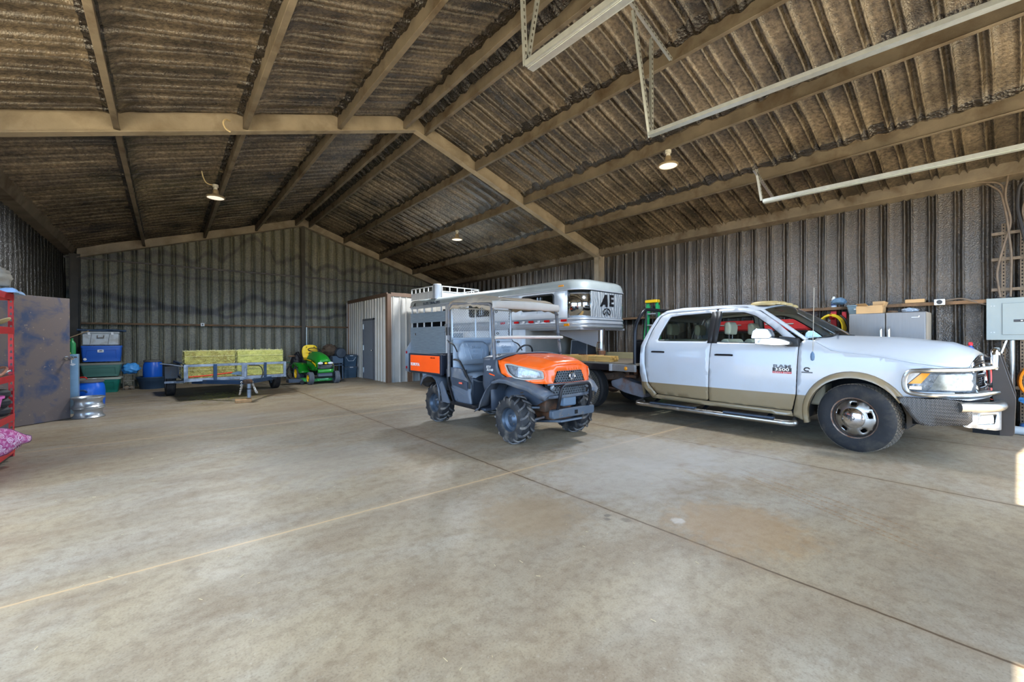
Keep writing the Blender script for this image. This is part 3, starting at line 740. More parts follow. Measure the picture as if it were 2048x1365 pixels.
# heavy bumper and grille guard
for s in (-1, 1):
    bmp = MB()
    pts = [(-.36, .705), (-.86, .70), (-.93, .66), (-.935, .50), (-.90, .455), (-.56, .415), (-.52, .44)]
    bmp.panel(pts, lambda y, z: (s*(1.005-.35*max(0, -y-.62)**1.5), y, z), step=.08)
    bo = bmp.build('bumper_wing', TREADD, TRK, solid=.03, smooth=50)
MB().tube([(-.98, -.84, .636), (-.86, -.99, .636), (-.62, -1.10, .636), (-.3, -1.13, .636), (.3, -1.13, .636), (.62, -1.10, .636), (.86, -.99, .636), (.98, -.84, .636)], .055, 16, bend=.15).build('bumper_tube', DULLCHR, TRK)
for s in (-1, 1):
    b = MB()
    P = lambda t, z: (s*(.965-.50*t), -.87-.25*t**.8, z)
    pl = rpoly([(0, .585), (1, .585), (1, .375), (.8, .375), (0, .435)], .02)
    b.panel(pl, lambda t, z: P(t, z), [rpoly([(.36, .545), (.86, .545), (.80, .445), (.30, .455)], .02)], step=.08)
    b.build('bumper_lower_plate', TREADL, TRK, solid=.012)
for s in (-1, 1):
    MB().panel(rpoly([(.33, .545), (.74, .545), (.76, .45), (.30, .455)], .03), lambda t, z: (s*(.95-.50*t), -.865-.25*max(t, 0)**.8, z), step=.06).build('fog_lamp', mat('fog_lens', (226, 226, 216), .3, 0), TRK, solid=.02)
MB().panel([(-.95, .70), (.95, .70), (.95, .48), (-.95, .48)], lambda x, z: (x, -1.03+.2*x*x, z), step=.2).build('bumper_backing', GAP, TRK)
MB().panel([(-.95, 0), (.95, 0), (.95, .25), (-.95, .25)], lambda x, w_: (x, -1.06+.16*x*x+w_*(1-.0*x), .715), step=.15).build('bumper_top_plate', TREADL, TRK, solid=.008)
for s in (-1, 1):
    o = MB().prism(rpoly([(-1.055, 1.16), (-1.085, 1.19), (-1.115, 1.18), (-1.225, .71), (-1.215, .34), (-1.20, .315), (-1.11, .305), (-1.10, .57), (-1.06, .71)], .012), 'x', s*.42-.007, s*.42+.007)
    o.build('guard_upright', mat('guard_black', (56, 50, 46), .4, .4, .15, 5), TRK, bevel=.003)
    MB().tube([(s*.42, -1.10, .775), (s*.80, -.90, .75), (s*1.03, -.62, .742), (s*1.045, -.44, .76), (s*1.045, -.425, .90), (s*1.045, -.46, 1.0), (s*1.03, -.62, 1.015), (s*.80, -.88, 1.02), (s*.42, -1.085, 1.045)], .024, 10, bend=.09).build('headlight_loop', DULLCHR, TRK)
MB().tube([(-.42, -1.075, 1.02), (-.42, -1.075, 1.225), (.42, -1.075, 1.225), (.42, -1.075, 1.02)], .03, 12, bend=.06).build('guard_top_hoop', CHROME, TRK)
for z in (.86, 1.09):
    MB().cyl((-.42, -1.06, z), (.42, -1.06, z), .014, 10).build('guard_cross_bar', BLACKM, TRK)

# wheels
def truck_wheel(x, y, s, dual=False):
    R0 = .405
    tyre('tyre', TRK, (x, y, R0), R0, .245, .222, ribs_=5)
    if s < 0:
        b = MB()
        for i in range(5):
            a0 = -.096+.192*i/5+.004; a1 = -.096+.192*(i+1)/5-.004
            for k in range(62):
                t0 = 2*pi*(k+.5*(i % 2))/62; dt = 2*pi/62*.40; sk = .006*(1 if i % 2 else -1)
                q = []
                for rr_, e in ((R0-.004, 1), (R0+.004, .86)):
                    q += [(x+a0+.001*e, y+rr_*cos(t0-dt*e+sk), R0+rr_*sin(t0-dt*e+sk)), (x+a1, y+rr_*cos(t0-dt*e-sk), R0+rr_*sin(t0-dt*e-sk)), (x+a1, y+rr_*cos(t0+dt*e-sk), R0+rr_*sin(t0+dt*e-sk)), (x+a0, y+rr_*cos(t0+dt*e+sk), R0+rr_*sin(t0+dt*e+sk))]
                b.add(q, [(4, 5, 6, 7), (0, 1, 5, 4), (1, 2, 6, 5), (2, 3, 7, 6), (3, 0, 4, 7)])
        b.build('tyre_tread', mat('dusty_tread', (92, 86, 78), .8, 0, .25, 9, dirt=(138, 124, 104), ds=4, dr=(.45, .7)), TRK, smooth=0, fix=False)
    w_ = thing('wheel', None, None); w_.parent = TRK
    xo = x+s*.115; d = s*.0
    MB().lathe([(.208, x-s*.10), (.215, x), (.222, x+s*.09), (.236, xo), (.245, xo+s*.004), (.244, xo-s*.012), (.222, x+s*.06), (.205, x-s*.1)], (0, y, R0), 'x', 48).build('rim_edge', mat('rusty_rim', (168, 150, 136), .35, .9, .15, 10, dirt=(126, 84, 60), ds=8, dr=(.4, .65)), w_)
    holes = []
    for k in range(5):
        a = R(72*k+18); c, sn = cos(a), sin(a)
        holes.append([(.168*c+u*c*.02-v*sn*.032, .168*sn+u*sn*.02+v*c*.032) for u, v in rrect(-1, -1, 1, 1, .5, 3)])
    circ = [(.222*cos(2*pi*k/48), .222*sin(2*pi*k/48)) for k in range(48)]
    dep = -.075 if dual else 0
    fm = lambda a, c: (xo+s*(dep-.035+.05*(1-min(1, math.hypot(a, c)/.222)**3)), y+a, R0+c)
    MB().panel(circ, fm, holes, step=.03).build('wheel_disc', DULLCHR, w_, smooth=50, solid=.006)
    if not dual:
        MB().lathe([(.122, xo+s*.005), (.12, xo+s*.028), (.10, xo+s*.040), (.05, xo+s*.055), (.002, xo+s*.058)], (0, y, R0), 'x', 40).build('hub_cap', CHROME, w_, smooth=50)
        b = MB()                                        # ram's head mark in relief
        for m_ in (-1, 1):
            b.tube([(xo+s*.058, y+m_*.006, R0+.018), (xo+s*.057, y+m_*.026, R0+.022), (xo+s*.055, y+m_*.034, R0+.0), (xo+s*.056, y+m_*.024, R0-.014), (xo+s*.057, y+m_*.016, R0-.002)], .005, 6, bend=.01)
        b.tube([(xo+s*.058, y, R0+.02), (xo+s*.059, y, R0-.03)], [.011, .006], 8)
        b.build('hub_emblem', mat('emblem_gray', (96, 96, 98), .4, .6), w_)
    MB().cyl((x-s*.05, y, R0), (x-s*.08, y, R0), .21, 24).build('brake_disc', DARKU, w_)
for s in (-1, 1):
    n0 = set(COL.objects); truck_wheel(s*.875, 0, s)
    for o in set(COL.objects)-n0:
        if o.parent == TRK: o.matrix_local = Matrix.Translation((s*.875, 0, 0)) @ Matrix.Rotation(R(-13), 4, 'Z') @ Matrix.Translation((-s*.875, 0, 0))
for s in (-1, 1):
    truck_wheel(s*1.06, 4.28, s, True); tyre('tyre', TRK, (s*.775, 4.28, .405), .405, .245, .222, ribs_=5)

# running gear
b = MB()
for s in (-1, 1): b.box((s*.43, 2.4, .62), (.07, 6.4, .18))
b.box((0, .1, .55), (.86, .2, .12)).box((0, 3.1, .62), (.8, .08, .14)).box((0, 5.0, .62), (.8, .08, .14))
b.build('frame_rails', UNDER, TRK, bevel=.01)
b = MB().cyl((-.78, 4.28, .405), (.78, 4.28, .405), .055, 14).ball((0, 4.28, .405), (.16, .19, .17), 16)
MB().cyl((-.8, 0, .40), (.8, 0, .40), .045, 12).ball((.2, 0, .40), (.14, .15, .14), 14).build('front_axle', UNDER, TRK)
b.cyl((0, 1.5, .45), (0, 4.1, .42), .045, 10)
b.build('rear_axle', UNDER, TRK)
b = MB()
for s in (-1, 1):
    for k in range(4):
        L = .72-.13*k
        b.tube([(s*.50, 4.28+L*t, .43-.02*k+.10*t*t) for t in (-1, -.7, -.35, 0, .35, .7, 1)], .012, 4)
    b.box((s*.5, 4.28, .40), (.12, .2, .16))
b.build('leaf_springs', UNDER, TRK, bevel=.004)
MB().prism(rpoly([(3.02, .40), (3.10, .30), (3.5, .36), (3.78, .46), (3.80, .56), (3.55, .64), (3.35, .58), (3.02, .52)], .02), 'x', -.72, -.5).build('fuel_tank', mat('gray_tank', (122, 126, 138), .55, .2, .15, 6, dirt=(122, 86, 62), ds=5), TRK, bevel=.015)
b = MB().prism(rpoly([(3.5, .70), (3.62, .76), (4.1, .66), (4.2, .60), (4.05, .56), (3.6, .60)], .03), 'x', -.66, -.58)
b.cyl((-.68, 3.78, .655), (-.56, 3.78, .655), .04, 12).bar((-.6, 3.3, .66), (-.6, 4.9, .70), .05, .05).bar((-.62, 3.9, .42), (-.58, 3.3, .36), .08, .035)
b.cyl((-.55, 3.55, .66), (-.55, 3.55, .80), .05, 10).cyl((-.55, 3.35, .64), (-.55, 3.35, .80), .04, 10)
b.build('bed_brackets', UNDER, TRK, bevel=.006)

# flat bed
BX = 1.075
MB().box((0, 4.40, .915), (2*BX-.06, 2.78, .04)).build('bed_deck', mat('bed_deck', (112, 102, 88), .75, 0, .25, 4, .3, 40), TRK, bevel=.004)
b = MB()
for s in (-1, 1): b.box((s*(BX-.02), 4.65, .85), (.045, 2.28, .115))
b.box((0, 5.78, .85), (2*BX, .05, .115))
for y in (3.2, 3.7, 4.2, 4.7, 5.2): b.box((0, y, .87), (2*BX-.1, .06, .06))
b.build('bed_frame', BLACKM, TRK, bevel=.006)
for s in (-1, 1):
    MB().box((s*(BX-.018), 3.26, .85), (.05, .50, .122)).build('bed_corner_plate', TREADL, TRK, bevel=.004)
    MB().ball((s*(BX+.008), 3.20, .845), (.02, .035, .035), 14).build('marker_lamp', AMBER, TRK)
    MB().box((s*(BX-.01), 3.53, .85), (.06, .05, .13)).build('stake_pocket', ALU, TRK)
MB().tube([(-1.03, 3.05, .93), (-1.02, 3.05, 1.6), (-.80, 3.02, 1.9), (.80, 3.02, 1.9), (1.02, 3.05, 1.6), (1.03, 3.05, .93)], .03, 12, bend=.14).build('headache_rack', BLACKM, TRK)
b = MB()
for x in (-.70, -.35, 0, .35, .70): b.cyl((x, 3.05, .93), (x, 3.03, 1.88), .018, 8)
b.tube([(-1.0, 3.06, 1.34), (1.0, 3.06, 1.34)], .02, 8)
b.box((0, 3.06, 1.12), (1.96, .012, .40))
b.build('rack_bars', BLACKM, TRK)
# badges and aerial
xb = -hw(.78, .95)-.006
MB().box((xb, .78, .950), (.006, .225, .05)).build('badge_plate', mat('badge_black', (24, 24, 26), .4), TRK)
MB().box((xb, .78, .912), (.006, .225, .026)).build('badge_stripe', mat('badge_red', (196, 24, 28), .4), TRK)
text('RAM', 'badge_lettering', mat('badge_steel', (84, 84, 86), .35, .5), TRK, .062, (xb-.002, .78, .992), FACE_LEFT, .004, sx=1.7, off=.002)
text('3500', 'badge_lettering', DULLCHR, TRK, .05, (xb-.004, .78, .950), FACE_LEFT, .003, sx=1.75)
text('HEAVY DUTY', 'badge_lettering', WHT, TRK, .023, (xb-.004, .78, .912), FACE_LEFT, .002, sx=1.5)
b = MB().tube([(xb-.002, .465, .972), (xb-.002, .48, .988), (xb-.002, .512, .988), (xb-.002, .528, .968), (xb-.002, .515, .948), (xb-.002, .475, .946)], .008, 6, bend=.01).box((xb, .495, .928), (.008, .12, .016))
b.build('engine_badge', mat('badge_gray', (70, 70, 72), .35, .6), TRK)
MB().cyl((-1.0, .435, 1.18), (-.96, .43, 2.02), .0035, 6).build('aerial', mat('aerial_tan', (176, 166, 150), .5), TRK)
MB().lathe([(.004, .10), (.02, .07), (.024, .03), (.018, -.01), (.004, -.02)], (-1.004, .437, 1.10), 'z', 12, caps=True).build('aerial_base', mat('aerial_blue', (92, 120, 150), .5), TRK)
# ---------------------------------------------------------------- the orange utility vehicle
UTV = thing('utility_vehicle', 'orange and black side-by-side utility vehicle with dusty canvas roof and knobby tires', 'utility vehicle', (4.10, 4.22, 0))
ORNG = mat('orange_paint', (240, 96, 22), .34, 0, .06, 3, dirt=(222, 120, 60), ds=2.5, dr=(.5, .95), coat=.4)
ORNG2 = mat('orange_panel', (248, 84, 14), .45, 0, .05, 3)
PLAS = mat('gray_molded_plastic', (84, 92, 104), .48, 0, .14, 4, .1, 90, dirt=(134, 128, 120), ds=3, dr=(.5, .9))
PLASD = mat('dark_molded_plastic', (56, 64, 76), .45, 0, .15, 5, .1, 90)
SEATM = mat('slate_seat_vinyl', (128, 140, 154), .42, 0, .08, 4, .1, 120)
CANV = mat('dusty_canvas', (142, 134, 122), .9, 0, .15, 4, .25, 160, dirt=(150, 128, 98), ds=2, dr=(.4, .7))
LUG = mat('mud_tire', (34, 35, 38), .62, 0, .2, 10, .2, 120, .002, dirt=(108, 100, 90), ds=6, dr=(.5, .8))
UH = lambda y: spline([(-.42, .40), (-.3, .50), (-.1, .575), (.1, .605), (.3, .625)], y)    # half width of the nose
# hood: crowned top and the sides that carry the lamps
UHE = [(-.42, .985), (-.3, 1.0), (0, 1.045), (.28, 1.085)]
UHC = [(-.44, .995), (-.36, 1.09), (-.2, 1.13), (0, 1.155), (.28, 1.165)]
def uhood(u, v):
    k = -1+2*v; a = abs(k); ye = -.40+.68*u; y = ye-(1-a*a)*.07*(1-u)
    z0 = spline(UHE, ye); z1 = spline(UHC, ye)
    ridge = .014*max(0, 1-abs(a-.52)/.09)*min(1, u*4+.3)
    return (k*UH(ye), y, z0+(z1-z0)*(1-a**2.6)+ridge)
MB().grid(uhood, 16, 32).build('hood', ORNG, UTV, smooth=50, solid=.012, soff=-1)
FX = lambda z: lambda x: 0
def nose(x, z): return (x, -.475+.55*abs(x)**2.6+.10*(z-.80)*(1 if z > .8 else 0), z)
lampL = rpoly([(-.43, .855), (-.30, .862), (-.285, .945), (-.40, .975), (-.46, .985)], .03)
# front face in orange with grille opening
grl = [(-.305, .805), (.305, .805), (.235, .955), (-.235, .955)]
topz = lambda x: .988+.055*(1-(abs(x)/.42)**2.6)
MB().panel([(-.42, .80), (-.30, .79), (.30, .79), (.42, .80)]+[(.42-.084*k, topz(.42-.084*k)) for k in range(11)], nose, [grl], step=.05).build('front_panel', ORNG, UTV, smooth=60, solid=.012)
for s in (-1, 1):
    q = Matrix.Diagonal((s, 1, 1, 1))
    def uput(b, name, m, **k): return b.move(q).build(name, m, UTV, **k)
    lamp = rpoly([(.135, 1.035), (.03, 1.038), (-.22, .995), (-.40, .955), (-.415, .868), (-.20, .85), (-.05, .865), (.06, .93)], .025)
    US = lambda o=0: (lambda y, z: (-(UH(y)+o+.02*max(0, 1-abs(z-.9)/.12)), y, z))
    uput(MB().panel([(.28, 1.088), (.0, 1.048), (-.3, 1.003), (-.42, .988), (-.42, .80), (-.25, .815), (-.05, .845), (.10, .875), (.20, .915), (.25, 1.0)], US(), [lamp], step=.05), 'side_panel', ORNG, smooth=60, solid=.012)
    h = uput(MB().panel(lamp, US(-.012), step=.04), 'headlight', mat('lamp_bowl', (120, 124, 128), .3, .5, .3, 20), smooth=60)
    uput(MB().panel([(y*.80-.045, z*.80+.187) for y, z in lamp], US(.002), step=.04), 'headlight_lens', LENS, smooth=60)
    uput(MB().tube([(-(UH(y)+.012+.02*max(0, 1-abs(z-.9)/.12)), y, z) for y, z in lamp], .011, 6, closed=True), 'headlight_bezel', mat('bezel_gray', (160, 158, 152), .5))
    # side cowl and dash shoulder
    uput(MB().panel([(.58, 1.10), (.27, 1.11), (.255, 1.0), (.205, .915), (.10, .87), (.10, .84), (.34, .82), (.42, .76), (.54, .62), (.60, .74)], lambda y, z: (-.645+.03*max(0, .3-y), y, z), step=.06), 'side_cowl', PLASD, smooth=60, solid=.012)
    # front fender flare
    fp = [(.70, .37), (.62, .40), (.55, .53), (.44, .68), (.32, .79), (.16, .835), (0, .835), (-.18, .805), (-.34, .765), (-.47, .68), (-.50, .63)]
    b = MB(); rows = []
    for i, (y, z) in enumerate(fp):
        w_ = .085 if i < 8 else .085-.03*(i-7)
        xo = .70 if i < 8 else .70-.07*(i-7)
        rows.append([V((-xo+.19, y-.0, z+.028)), V((-xo+.07, y, z+.03)), V((-xo, y, z)), V((-xo+.004, y+(.03 if y < .3 else .055), z-.045))])
    b.add([p for r in rows for p in r], [(i*4+j, i*4+j+1, i*4+j+5, i*4+j+4) for i in range(len(rows)-1) for j in range(3)])
    uput(b, 'front_fender', PLAS, smooth=50, solid=.012)
    b = MB(); b.panel([(.62, .38), (.5, .6), (.3, .78), (-.3, .76), (-.45, .62), (-.2, .5), (.2, .45)], lambda y, z: (-.36, y, z), step=.15)
    uput(b, 'inner_fender', PLASD, solid=.01)
    # rear fender: sheet curved over the tyre
    fp = [(2.42, .60), (2.34, .72), (2.2, .775), (2.02, .775), (1.88, .70), (1.80, .58), (1.77, .40)]
    rows = [[V((-.38, y, z+.02)), V((-.62, y, z+.015)), V((-.69, y, z)), V((-.685, y-.03 if y > 2 else y-.04, z-.03))] for y, z in fp]
    b = MB().add([p for r in rows for p in r], [(i*4+j, i*4+j+1, i*4+j+5, i*4+j+4) for i in range(len(rows)-1) for j in range(3)])
    uput(b, 'rear_fender', PLAS, smooth=60, solid=.012)
    uput(MB().panel(rpoly([(1.80, .36), (1.86, .60), (1.72, .70), (1.58, .52), (1.46, .37)], .02), lambda y, z: (-.665+.05*(y-1.5), y, z), step=.08), 'rear_side_panel', PLAS, solid=.02, bevel=.004)
    # seat box side with pockets
    uput(MB().panel(rpoly([(1.56, .93), (1.55, .72), (1.40, .46), (1.26, .40), (.90, .41), (.97, .72), (1.12, .80), (1.22, .92)], .02), lambda y, z: (-.60-.03*(z < .6), y, z), step=.07), 'seat_box_side', PLAS, smooth=40, solid=.03)
    uput(MB().panel(rpoly([(1.46, .78), (1.43, .66), (1.02, .60), (1.02, .73)], .015), lambda y, z: (-.628, y, z), step=.1), 'pocket_panel', PLASD, solid=.02, bevel=.004)
    uput(MB().tube([(-.645, 1.47, .62), (-.645, 1.2, .56), (-.64, 1.08, .53)], .008, 6), 'pocket_lip', PLAS)
    for yy, hh in ((1.40, .10), (1.22, .10)):
        uput(MB().lathe([(.04, 0), (.048, .02), (.048, hh), (.04, hh), (.038, .01)], (-.56, yy, .80), 'z', 16), 'cup_holder', PLASD)
    uput(MB().tube([(-.66, 1.56, .90), (-.665, 1.53, .72), (-.665, 1.36, .42), (-.665, 1.26, .375), (-.665, .66, .365)], .018, 8, bend=.08), 'door_frame_tube', BLACKM)
    uput(MB().tube([(-.63, 1.40, 1.055), (-.65, 1.34, 1.06), (-.655, 1.20, 1.05), (-.66, .96, .80), (-.66, .92, .74), (-.66, .925, .64)], .015, 8, bend=.06), 'hip_rail', BLACK)
    uput(MB().tube([(-.655, .70, .38), (-.655, 1.40, .385)], .03, 10), 'sill_tube', BLACKM)
    # cab frame
    uput(MB().tube([(-.645, .33, 1.09), (-.63, .405, 1.80), (-.61, .46, 1.86), (-.61, 1.48, 1.93), (-.63, 1.545, 1.86), (-.645, 1.53, .78)], .026, 10, bend=.08), 'cab_frame', mat('cab_frame_gray', (84, 84, 88), .45, .3, .1, 8, dirt=(128, 120, 110), ds=6))
    uput(MB().box((-.64, 1.555, 1.50), (.03, .09, .13)), 'frame_clamp', BLACK, bevel=.006)
    uput(MB().box((-.62, 1.56, 1.02), (.02, .07, .36)), 'belt_guide', PLAS, bevel=.006)
    uput(MB().tube([(-.66, 1.545, 1.36), (-.66, 1.50, 1.33), (-.66, 1.35, 1.29), (-.66, 1.26, 1.18)], .011, 6, bend=.08), 'belt_strap', BLACK)
    # suspension
    for z0, z1, w_ in ((.30, .25, .045), (.43, .46, .035)):
        for yy in (-.16, .14):
            uput(MB().bar((-.18, yy, z0+.02), (-.50, -.0, z1), w_, .03), 'control_arm', mat('arm_gray', (98, 108, 120), .5, .3, .15, 8, dirt=(120, 92, 66), ds=8), bevel=.006)
    b = MB().cyl((-.40, .05, .42), (-.30, .10, .74), .026, 12)
    b.tube([(-.40+.10*t+.045*cos(40*t), .05+.05*t+.045*sin(40*t), .43+.30*t) for t in [k/70 for k in range(71)]], .009, 5)
    uput(b, 'shock_absorber', UNDER)
    b = MB().cyl((-.50, -.02, .31), (-.2, -.02, .32), .014, 8)
    for k in range(5): b.cyl((-.36+.026*k, -.02, .312), (-.338+.026*k, -.02, .312), .034+.005*k, 14, r2=.028+.005*k)
    uput(b, 'drive_shaft_boot', BLACK)
    uput(MB().box((-.49, 0, .33), (.05, .09, .22)), 'steering_knuckle', UNDER, bevel=.012)
    # bed side in orange with a dark frame
    uput(MB().panel([(2.74, .82), (1.72, .82), (1.72, 1.10), (2.74, 1.10)], lambda y, z: (-.70-.008*(sin(60*y) > .8), y, z), step=.1), 'bed_side', ORNG2, solid=.02, bevel=.004)
    b = MB()
    for p, r in (((2.23, 1.115), (1.16, .03)), ((2.23, .805), (1.16, .03))): b.box((-.695, p[0], p[1]), (.035, r[0], r[1]))
    for yy in (1.665, 2.78): b.box((-.695, yy, .96), (.045, .06, .33))
    uput(b, 'bed_side_frame', mat('bed_frame_blue', (32, 38, 52), .45, .2, .1, 6), bevel=.005)

# nose below the hood
MESHB = mat('grille_backing', (16, 17, 20), .8)
MB().panel([(-.32, .80), (.32, .80), (.25, .96), (-.25, .96)], lambda x, z: nose(x, z)[:1]+(nose(x, z)[1]+.03, z), step=.1).build('grille_backing', MESHB, UTV)
def honey(x0, x1, z0, z1, px, pz, wt, edge):
    b = MB(); r = 0; z = z0
    while z < z1-.001:
        x = x0+(px/2 if r % 2 else 0)
        while x < x1:
            e = edge(z)
            if abs(x) < e: 
                P = [V(nose(x+dx, z+dz)) for dx, dz in ((-px*.42, 0), (-px*.2, pz*.42), (px*.2, pz*.42), (px*.42, 0), (px*.2, -pz*.42), (-px*.2, -pz*.42))]
                P = [p+V((0, -.004, 0)) for p in P]; b.tube(P, wt, 4, closed=True)
            x += px
        z += pz; r += 1
    return b
GRM = mat('grille_gray', (104, 110, 116), .5, .1)
gb = honey(-.28, .29, .825, .95, .044, .030, .0042, lambda z: .285-.45*(z-.81)).build('grille_mesh', GRM, UTV)
honey(-.36, .37, .655, .77, .044, .030, .0042, lambda z: .335).build('lower_grille_mesh', GRM, UTV)
MB().panel([(-.38, .62), (.38, .62), (.40, .80), (-.40, .80)], lambda x, z: (x, nose(x, z)[1]+.03, z), step=.1).build('lower_grille_backing', MESHB, UTV)
b = MB()
for z, r in ((.79, .014), (.628, .022)): b.tube([nose(-.38+.76*k/20, z) for k in range(21)], r, 8)
b.build('grille_bars', PLAS, UTV)
cx_, cy_, cz_ = nose(.02, .885)
em = MB().lathe([(.056, -.008), (.058, -.02), (.05, -.026), (.046, -.02), (.003, -.018)], (cx_, cy_, cz_), 'y', 32).build('front_emblem', CHROME, UTV)
MB().tube([(cx_-.012, cy_-.026, cz_+.03), (cx_-.018, cy_-.026, cz_-.018), (cx_+.022, cy_-.026, cz_-.02)], .008, 6).build('emblem_mark', mat('emblem_dark', (70, 74, 80), .4, .4), em)
for s in (-1, 1): MB().lathe([(.034, 0), (.036, -.02), (.028, -.03), (.004, -.032)], (s*.33, nose(.33, .74)[1]-.01, .745), 'y', 16).build('running_lamp', LENS, UTV)
# front guard and bumper
MB().tube([(-.28, -.50, .45), (-.30, -.56, .60), (-.27, -.57, .785), (.27, -.57, .785), (.30, -.56, .60), (.30, -.50, .45)], .021, 10, bend=.07).build('brush_guard', BLACKM, UTV)
b = MB().prism(rpoly([(-.38, .365), (.38, .365), (.40, .39), (.40, .46), (.38, .475), (-.38, .475), (-.40, .46), (-.40, .39)], .008), 'y', -.54, -.47)
bm_ = b.build('front_bumper', mat('bumper_slate', (74, 84, 96), .5, .2, .12, 6, dirt=(112, 104, 94), ds=5), UTV, bevel=.008)
MB().box((.03, -.543, .42), (.05, .01, .05)).build('tow_slot', GAP, bm_)
for x in (-.24, -.12, .16): MB().cyl((x, -.54, .40), (x, -.546, .40), .008, 8).build('bumper_bolt', CHROME, bm_)
MB().box((0, -.2, .27), (.40, .6, .03), Matrix.Rotation(R(-8), 3, 'X')).build('skid_plate', mat('skid_slate', (96, 106, 118), .5, .4, .1), UTV, bevel=.008)
MB().box((.02, -.40, .55), (.24, .1, .13)).build('winch_box', mat('winch_blue', (92, 110, 128), .5), UTV, bevel=.02)
MB().box((0, .1, .36), (.34, .9, .14)).box((0, 0, .5), (.5, .5, .2)).build('front_frame', UNDER, UTV, bevel=.01)
# cab
MB().box((0, .98, .37), (1.26, .82, .035)).build('cab_floor', PLASD, UTV, bevel=.006)
MB().panel([(-.60, .38), (.60, .38), (.62, 1.09), (-.62, 1.09)], lambda x, z: (x, .46+.05*(z-.38), z), step=.2).build('firewall', PLASD, UTV, solid=.02)
MB().grid(lambda u, v: ((-1+2*v)*.63, .25+.36*u, 1.085+.08*(1-abs(-1+2*v)**3)*(1-u*.2)+.012), 4, 18).build('dash_top', PLASD, UTV, smooth=60, solid=.02)
MB().tube([(.28+.17*cos(a), .78-.07*sin(a), 1.13+.15*sin(a)) for a in [2*pi*k/24 for k in range(24)]], .014, 8, closed=True).build('steering_wheel', BLACK, UTV)
MB().cyl((.28, .60, 1.05), (.28, .78, 1.13), .02, 8).build('steering_column', BLACK, UTV)
MB().box((0, 1.25, .60), (1.16, .56, .44)).build('seat_box', PLASD, UTV, bevel=.02)
for cx in (-.31, .31):
    st = thing('seat', None, None); st.parent = UTV
    MB().grid(lambda u, v: (cx+.28*(-1+2*v)*(1-.1*u), .86+.46*u, .80+.07*(1-abs(-1+2*v)**4)*sin(pi*min(1, u*.8+.12))**.5), 10, 16).mirror(2, .79).build('seat_cushion', SEATM, st, smooth=60)
    bk = MB()
    ol = rpoly([(-.26, .97), (.26, .97), (.305, 1.12), (.28, 1.26), (.20, 1.345), (-.20, 1.345), (-.28, 1.26), (-.305, 1.12)], .05)
    def back(x, z, o=0):
        e = min(1, max(0, 1-(abs(x)/.30)**4)); return (cx+x, 1.315+.10*(z-1)-.075*e**.5*min(1, (z-.95)*9)*min(1, max(0, 1.36-z)*9)-o, z)
    bk.panel(ol, lambda x, z: back(x, z), step=.04)
    bo = bk.build('seat_back', SEATM, st, smooth=60, solid=.03, soff=1)
    b = MB()
    for sg in (-1, 1):
        b.tube([back(sg*.145, 1.30, .004), back(sg*.13, 1.18, .006), back(sg*.09, 1.06, .006)], .008, 6)
        b.tube([back(sg*.215, 1.29, .004), back(sg*.19, 1.1, .006)], .010, 6)
    b.tube([back(-.09, 1.06, .006), back(.09, 1.06, .006)], .008, 6)
    b.build('seat_ribs', SEATM, bo)
    b = MB()
    for z, xs in ((1.185, (-.05, .0, .05)), (1.115, (-.045, .0, .045))):
        for x in xs: b.tube([V(back(x+.016*cos(a), z+.022*sin(a), .006)) for a in [2*pi*k/10 for k in range(10)]], .005, 5, closed=True)
    b.build('seat_embossing', SEATM, bo)
    text('Kubota', 'seat_lettering', SEATM, bo, .07, back(0, 1.245, .008), FACE_FRONT, .004, off=.001)
MB().panel([(-.60, .78), (.60, .78), (.60, 1.375), (-.60, 1.375)], lambda x, z: (x, 1.475, z), step=.2).build('bulkhead', mat('bulkhead_slate', (140, 152, 166), .5, 0, .08), UTV, solid=.02)
MB().box((0, 1.485, 1.385), (1.24, .05, .03)).build('bulkhead_rail', mat('bulkhead_slate', (140, 152, 166)), UTV, bevel=.005)
# expanded-metal rear screen
SCR = mat('screen_silver', (176, 184, 192), .4, .6)
b = MB(); px, pz = .046, .024; z0, z1 = 1.40, 1.87
k = -60
for sg in (-1, 1):
    x = -.60-(z1-z0)/pz*px/2
    while x < 1.2:
        a = max(-.60, x); e = min(.60, x+(z1-z0)/pz*px/2)
        if e > a+.005:
            f = lambda xx: z0+(xx-x)*pz/(px/2)
            P = [(a*sg, 1.50, f(a)), (e*sg, 1.50, f(e))]
            b.bar(P[0], P[1], .002, .0055, (0, 1, 0))
        x += px
b.build('rear_screen', SCR, UTV, smooth=0)
b = MB()
for x in (-.60, -.15, .15, .60): b.box((x, 1.505, 1.63), (.025, .02, .48))
b.box((0, 1.505, 1.875), (1.22, .02, .025))
b.build('screen_frame', SCR, UTV, bevel=.003)
# folding clear windshield
A_ = lambda z, o=0: .325+(z-1.10)*.105-o
WS = []
for z0, z1, nm in ((1.40, 1.80, 'upper_windshield'), (1.11, 1.385, 'lower_windshield')):
    o = MB().grid(lambda u, v: ((-1+2*v)*.63, A_(z0+(z1-z0)*u, .02+.02*(1-(2*v-1)**2)), z0+(z1-z0)*u), 4, 12).build(nm, CLEAR, UTV, smooth=60)
    cl = MB()
    for sg in (-1, 1):
        for zz in (z0+.05, z1-.05): MB().tube([(sg*.60+.02*cos(a), A_(zz, .045), zz+.012*sin(a)) for a in [2*pi*k/8 for k in range(8)]], .005, 5, closed=True).build('windshield_clip', BLACK, o)
MB().tube([(-.64, A_(1.395, .03), 1.395), (-.3, A_(1.395, .05), 1.40), (.3, A_(1.395, .05), 1.40), (.68, A_(1.395, .03), 1.40)], .022, 8).build('windshield_rail', mat('rail_gray', (186, 182, 176), .45, .2), UTV)
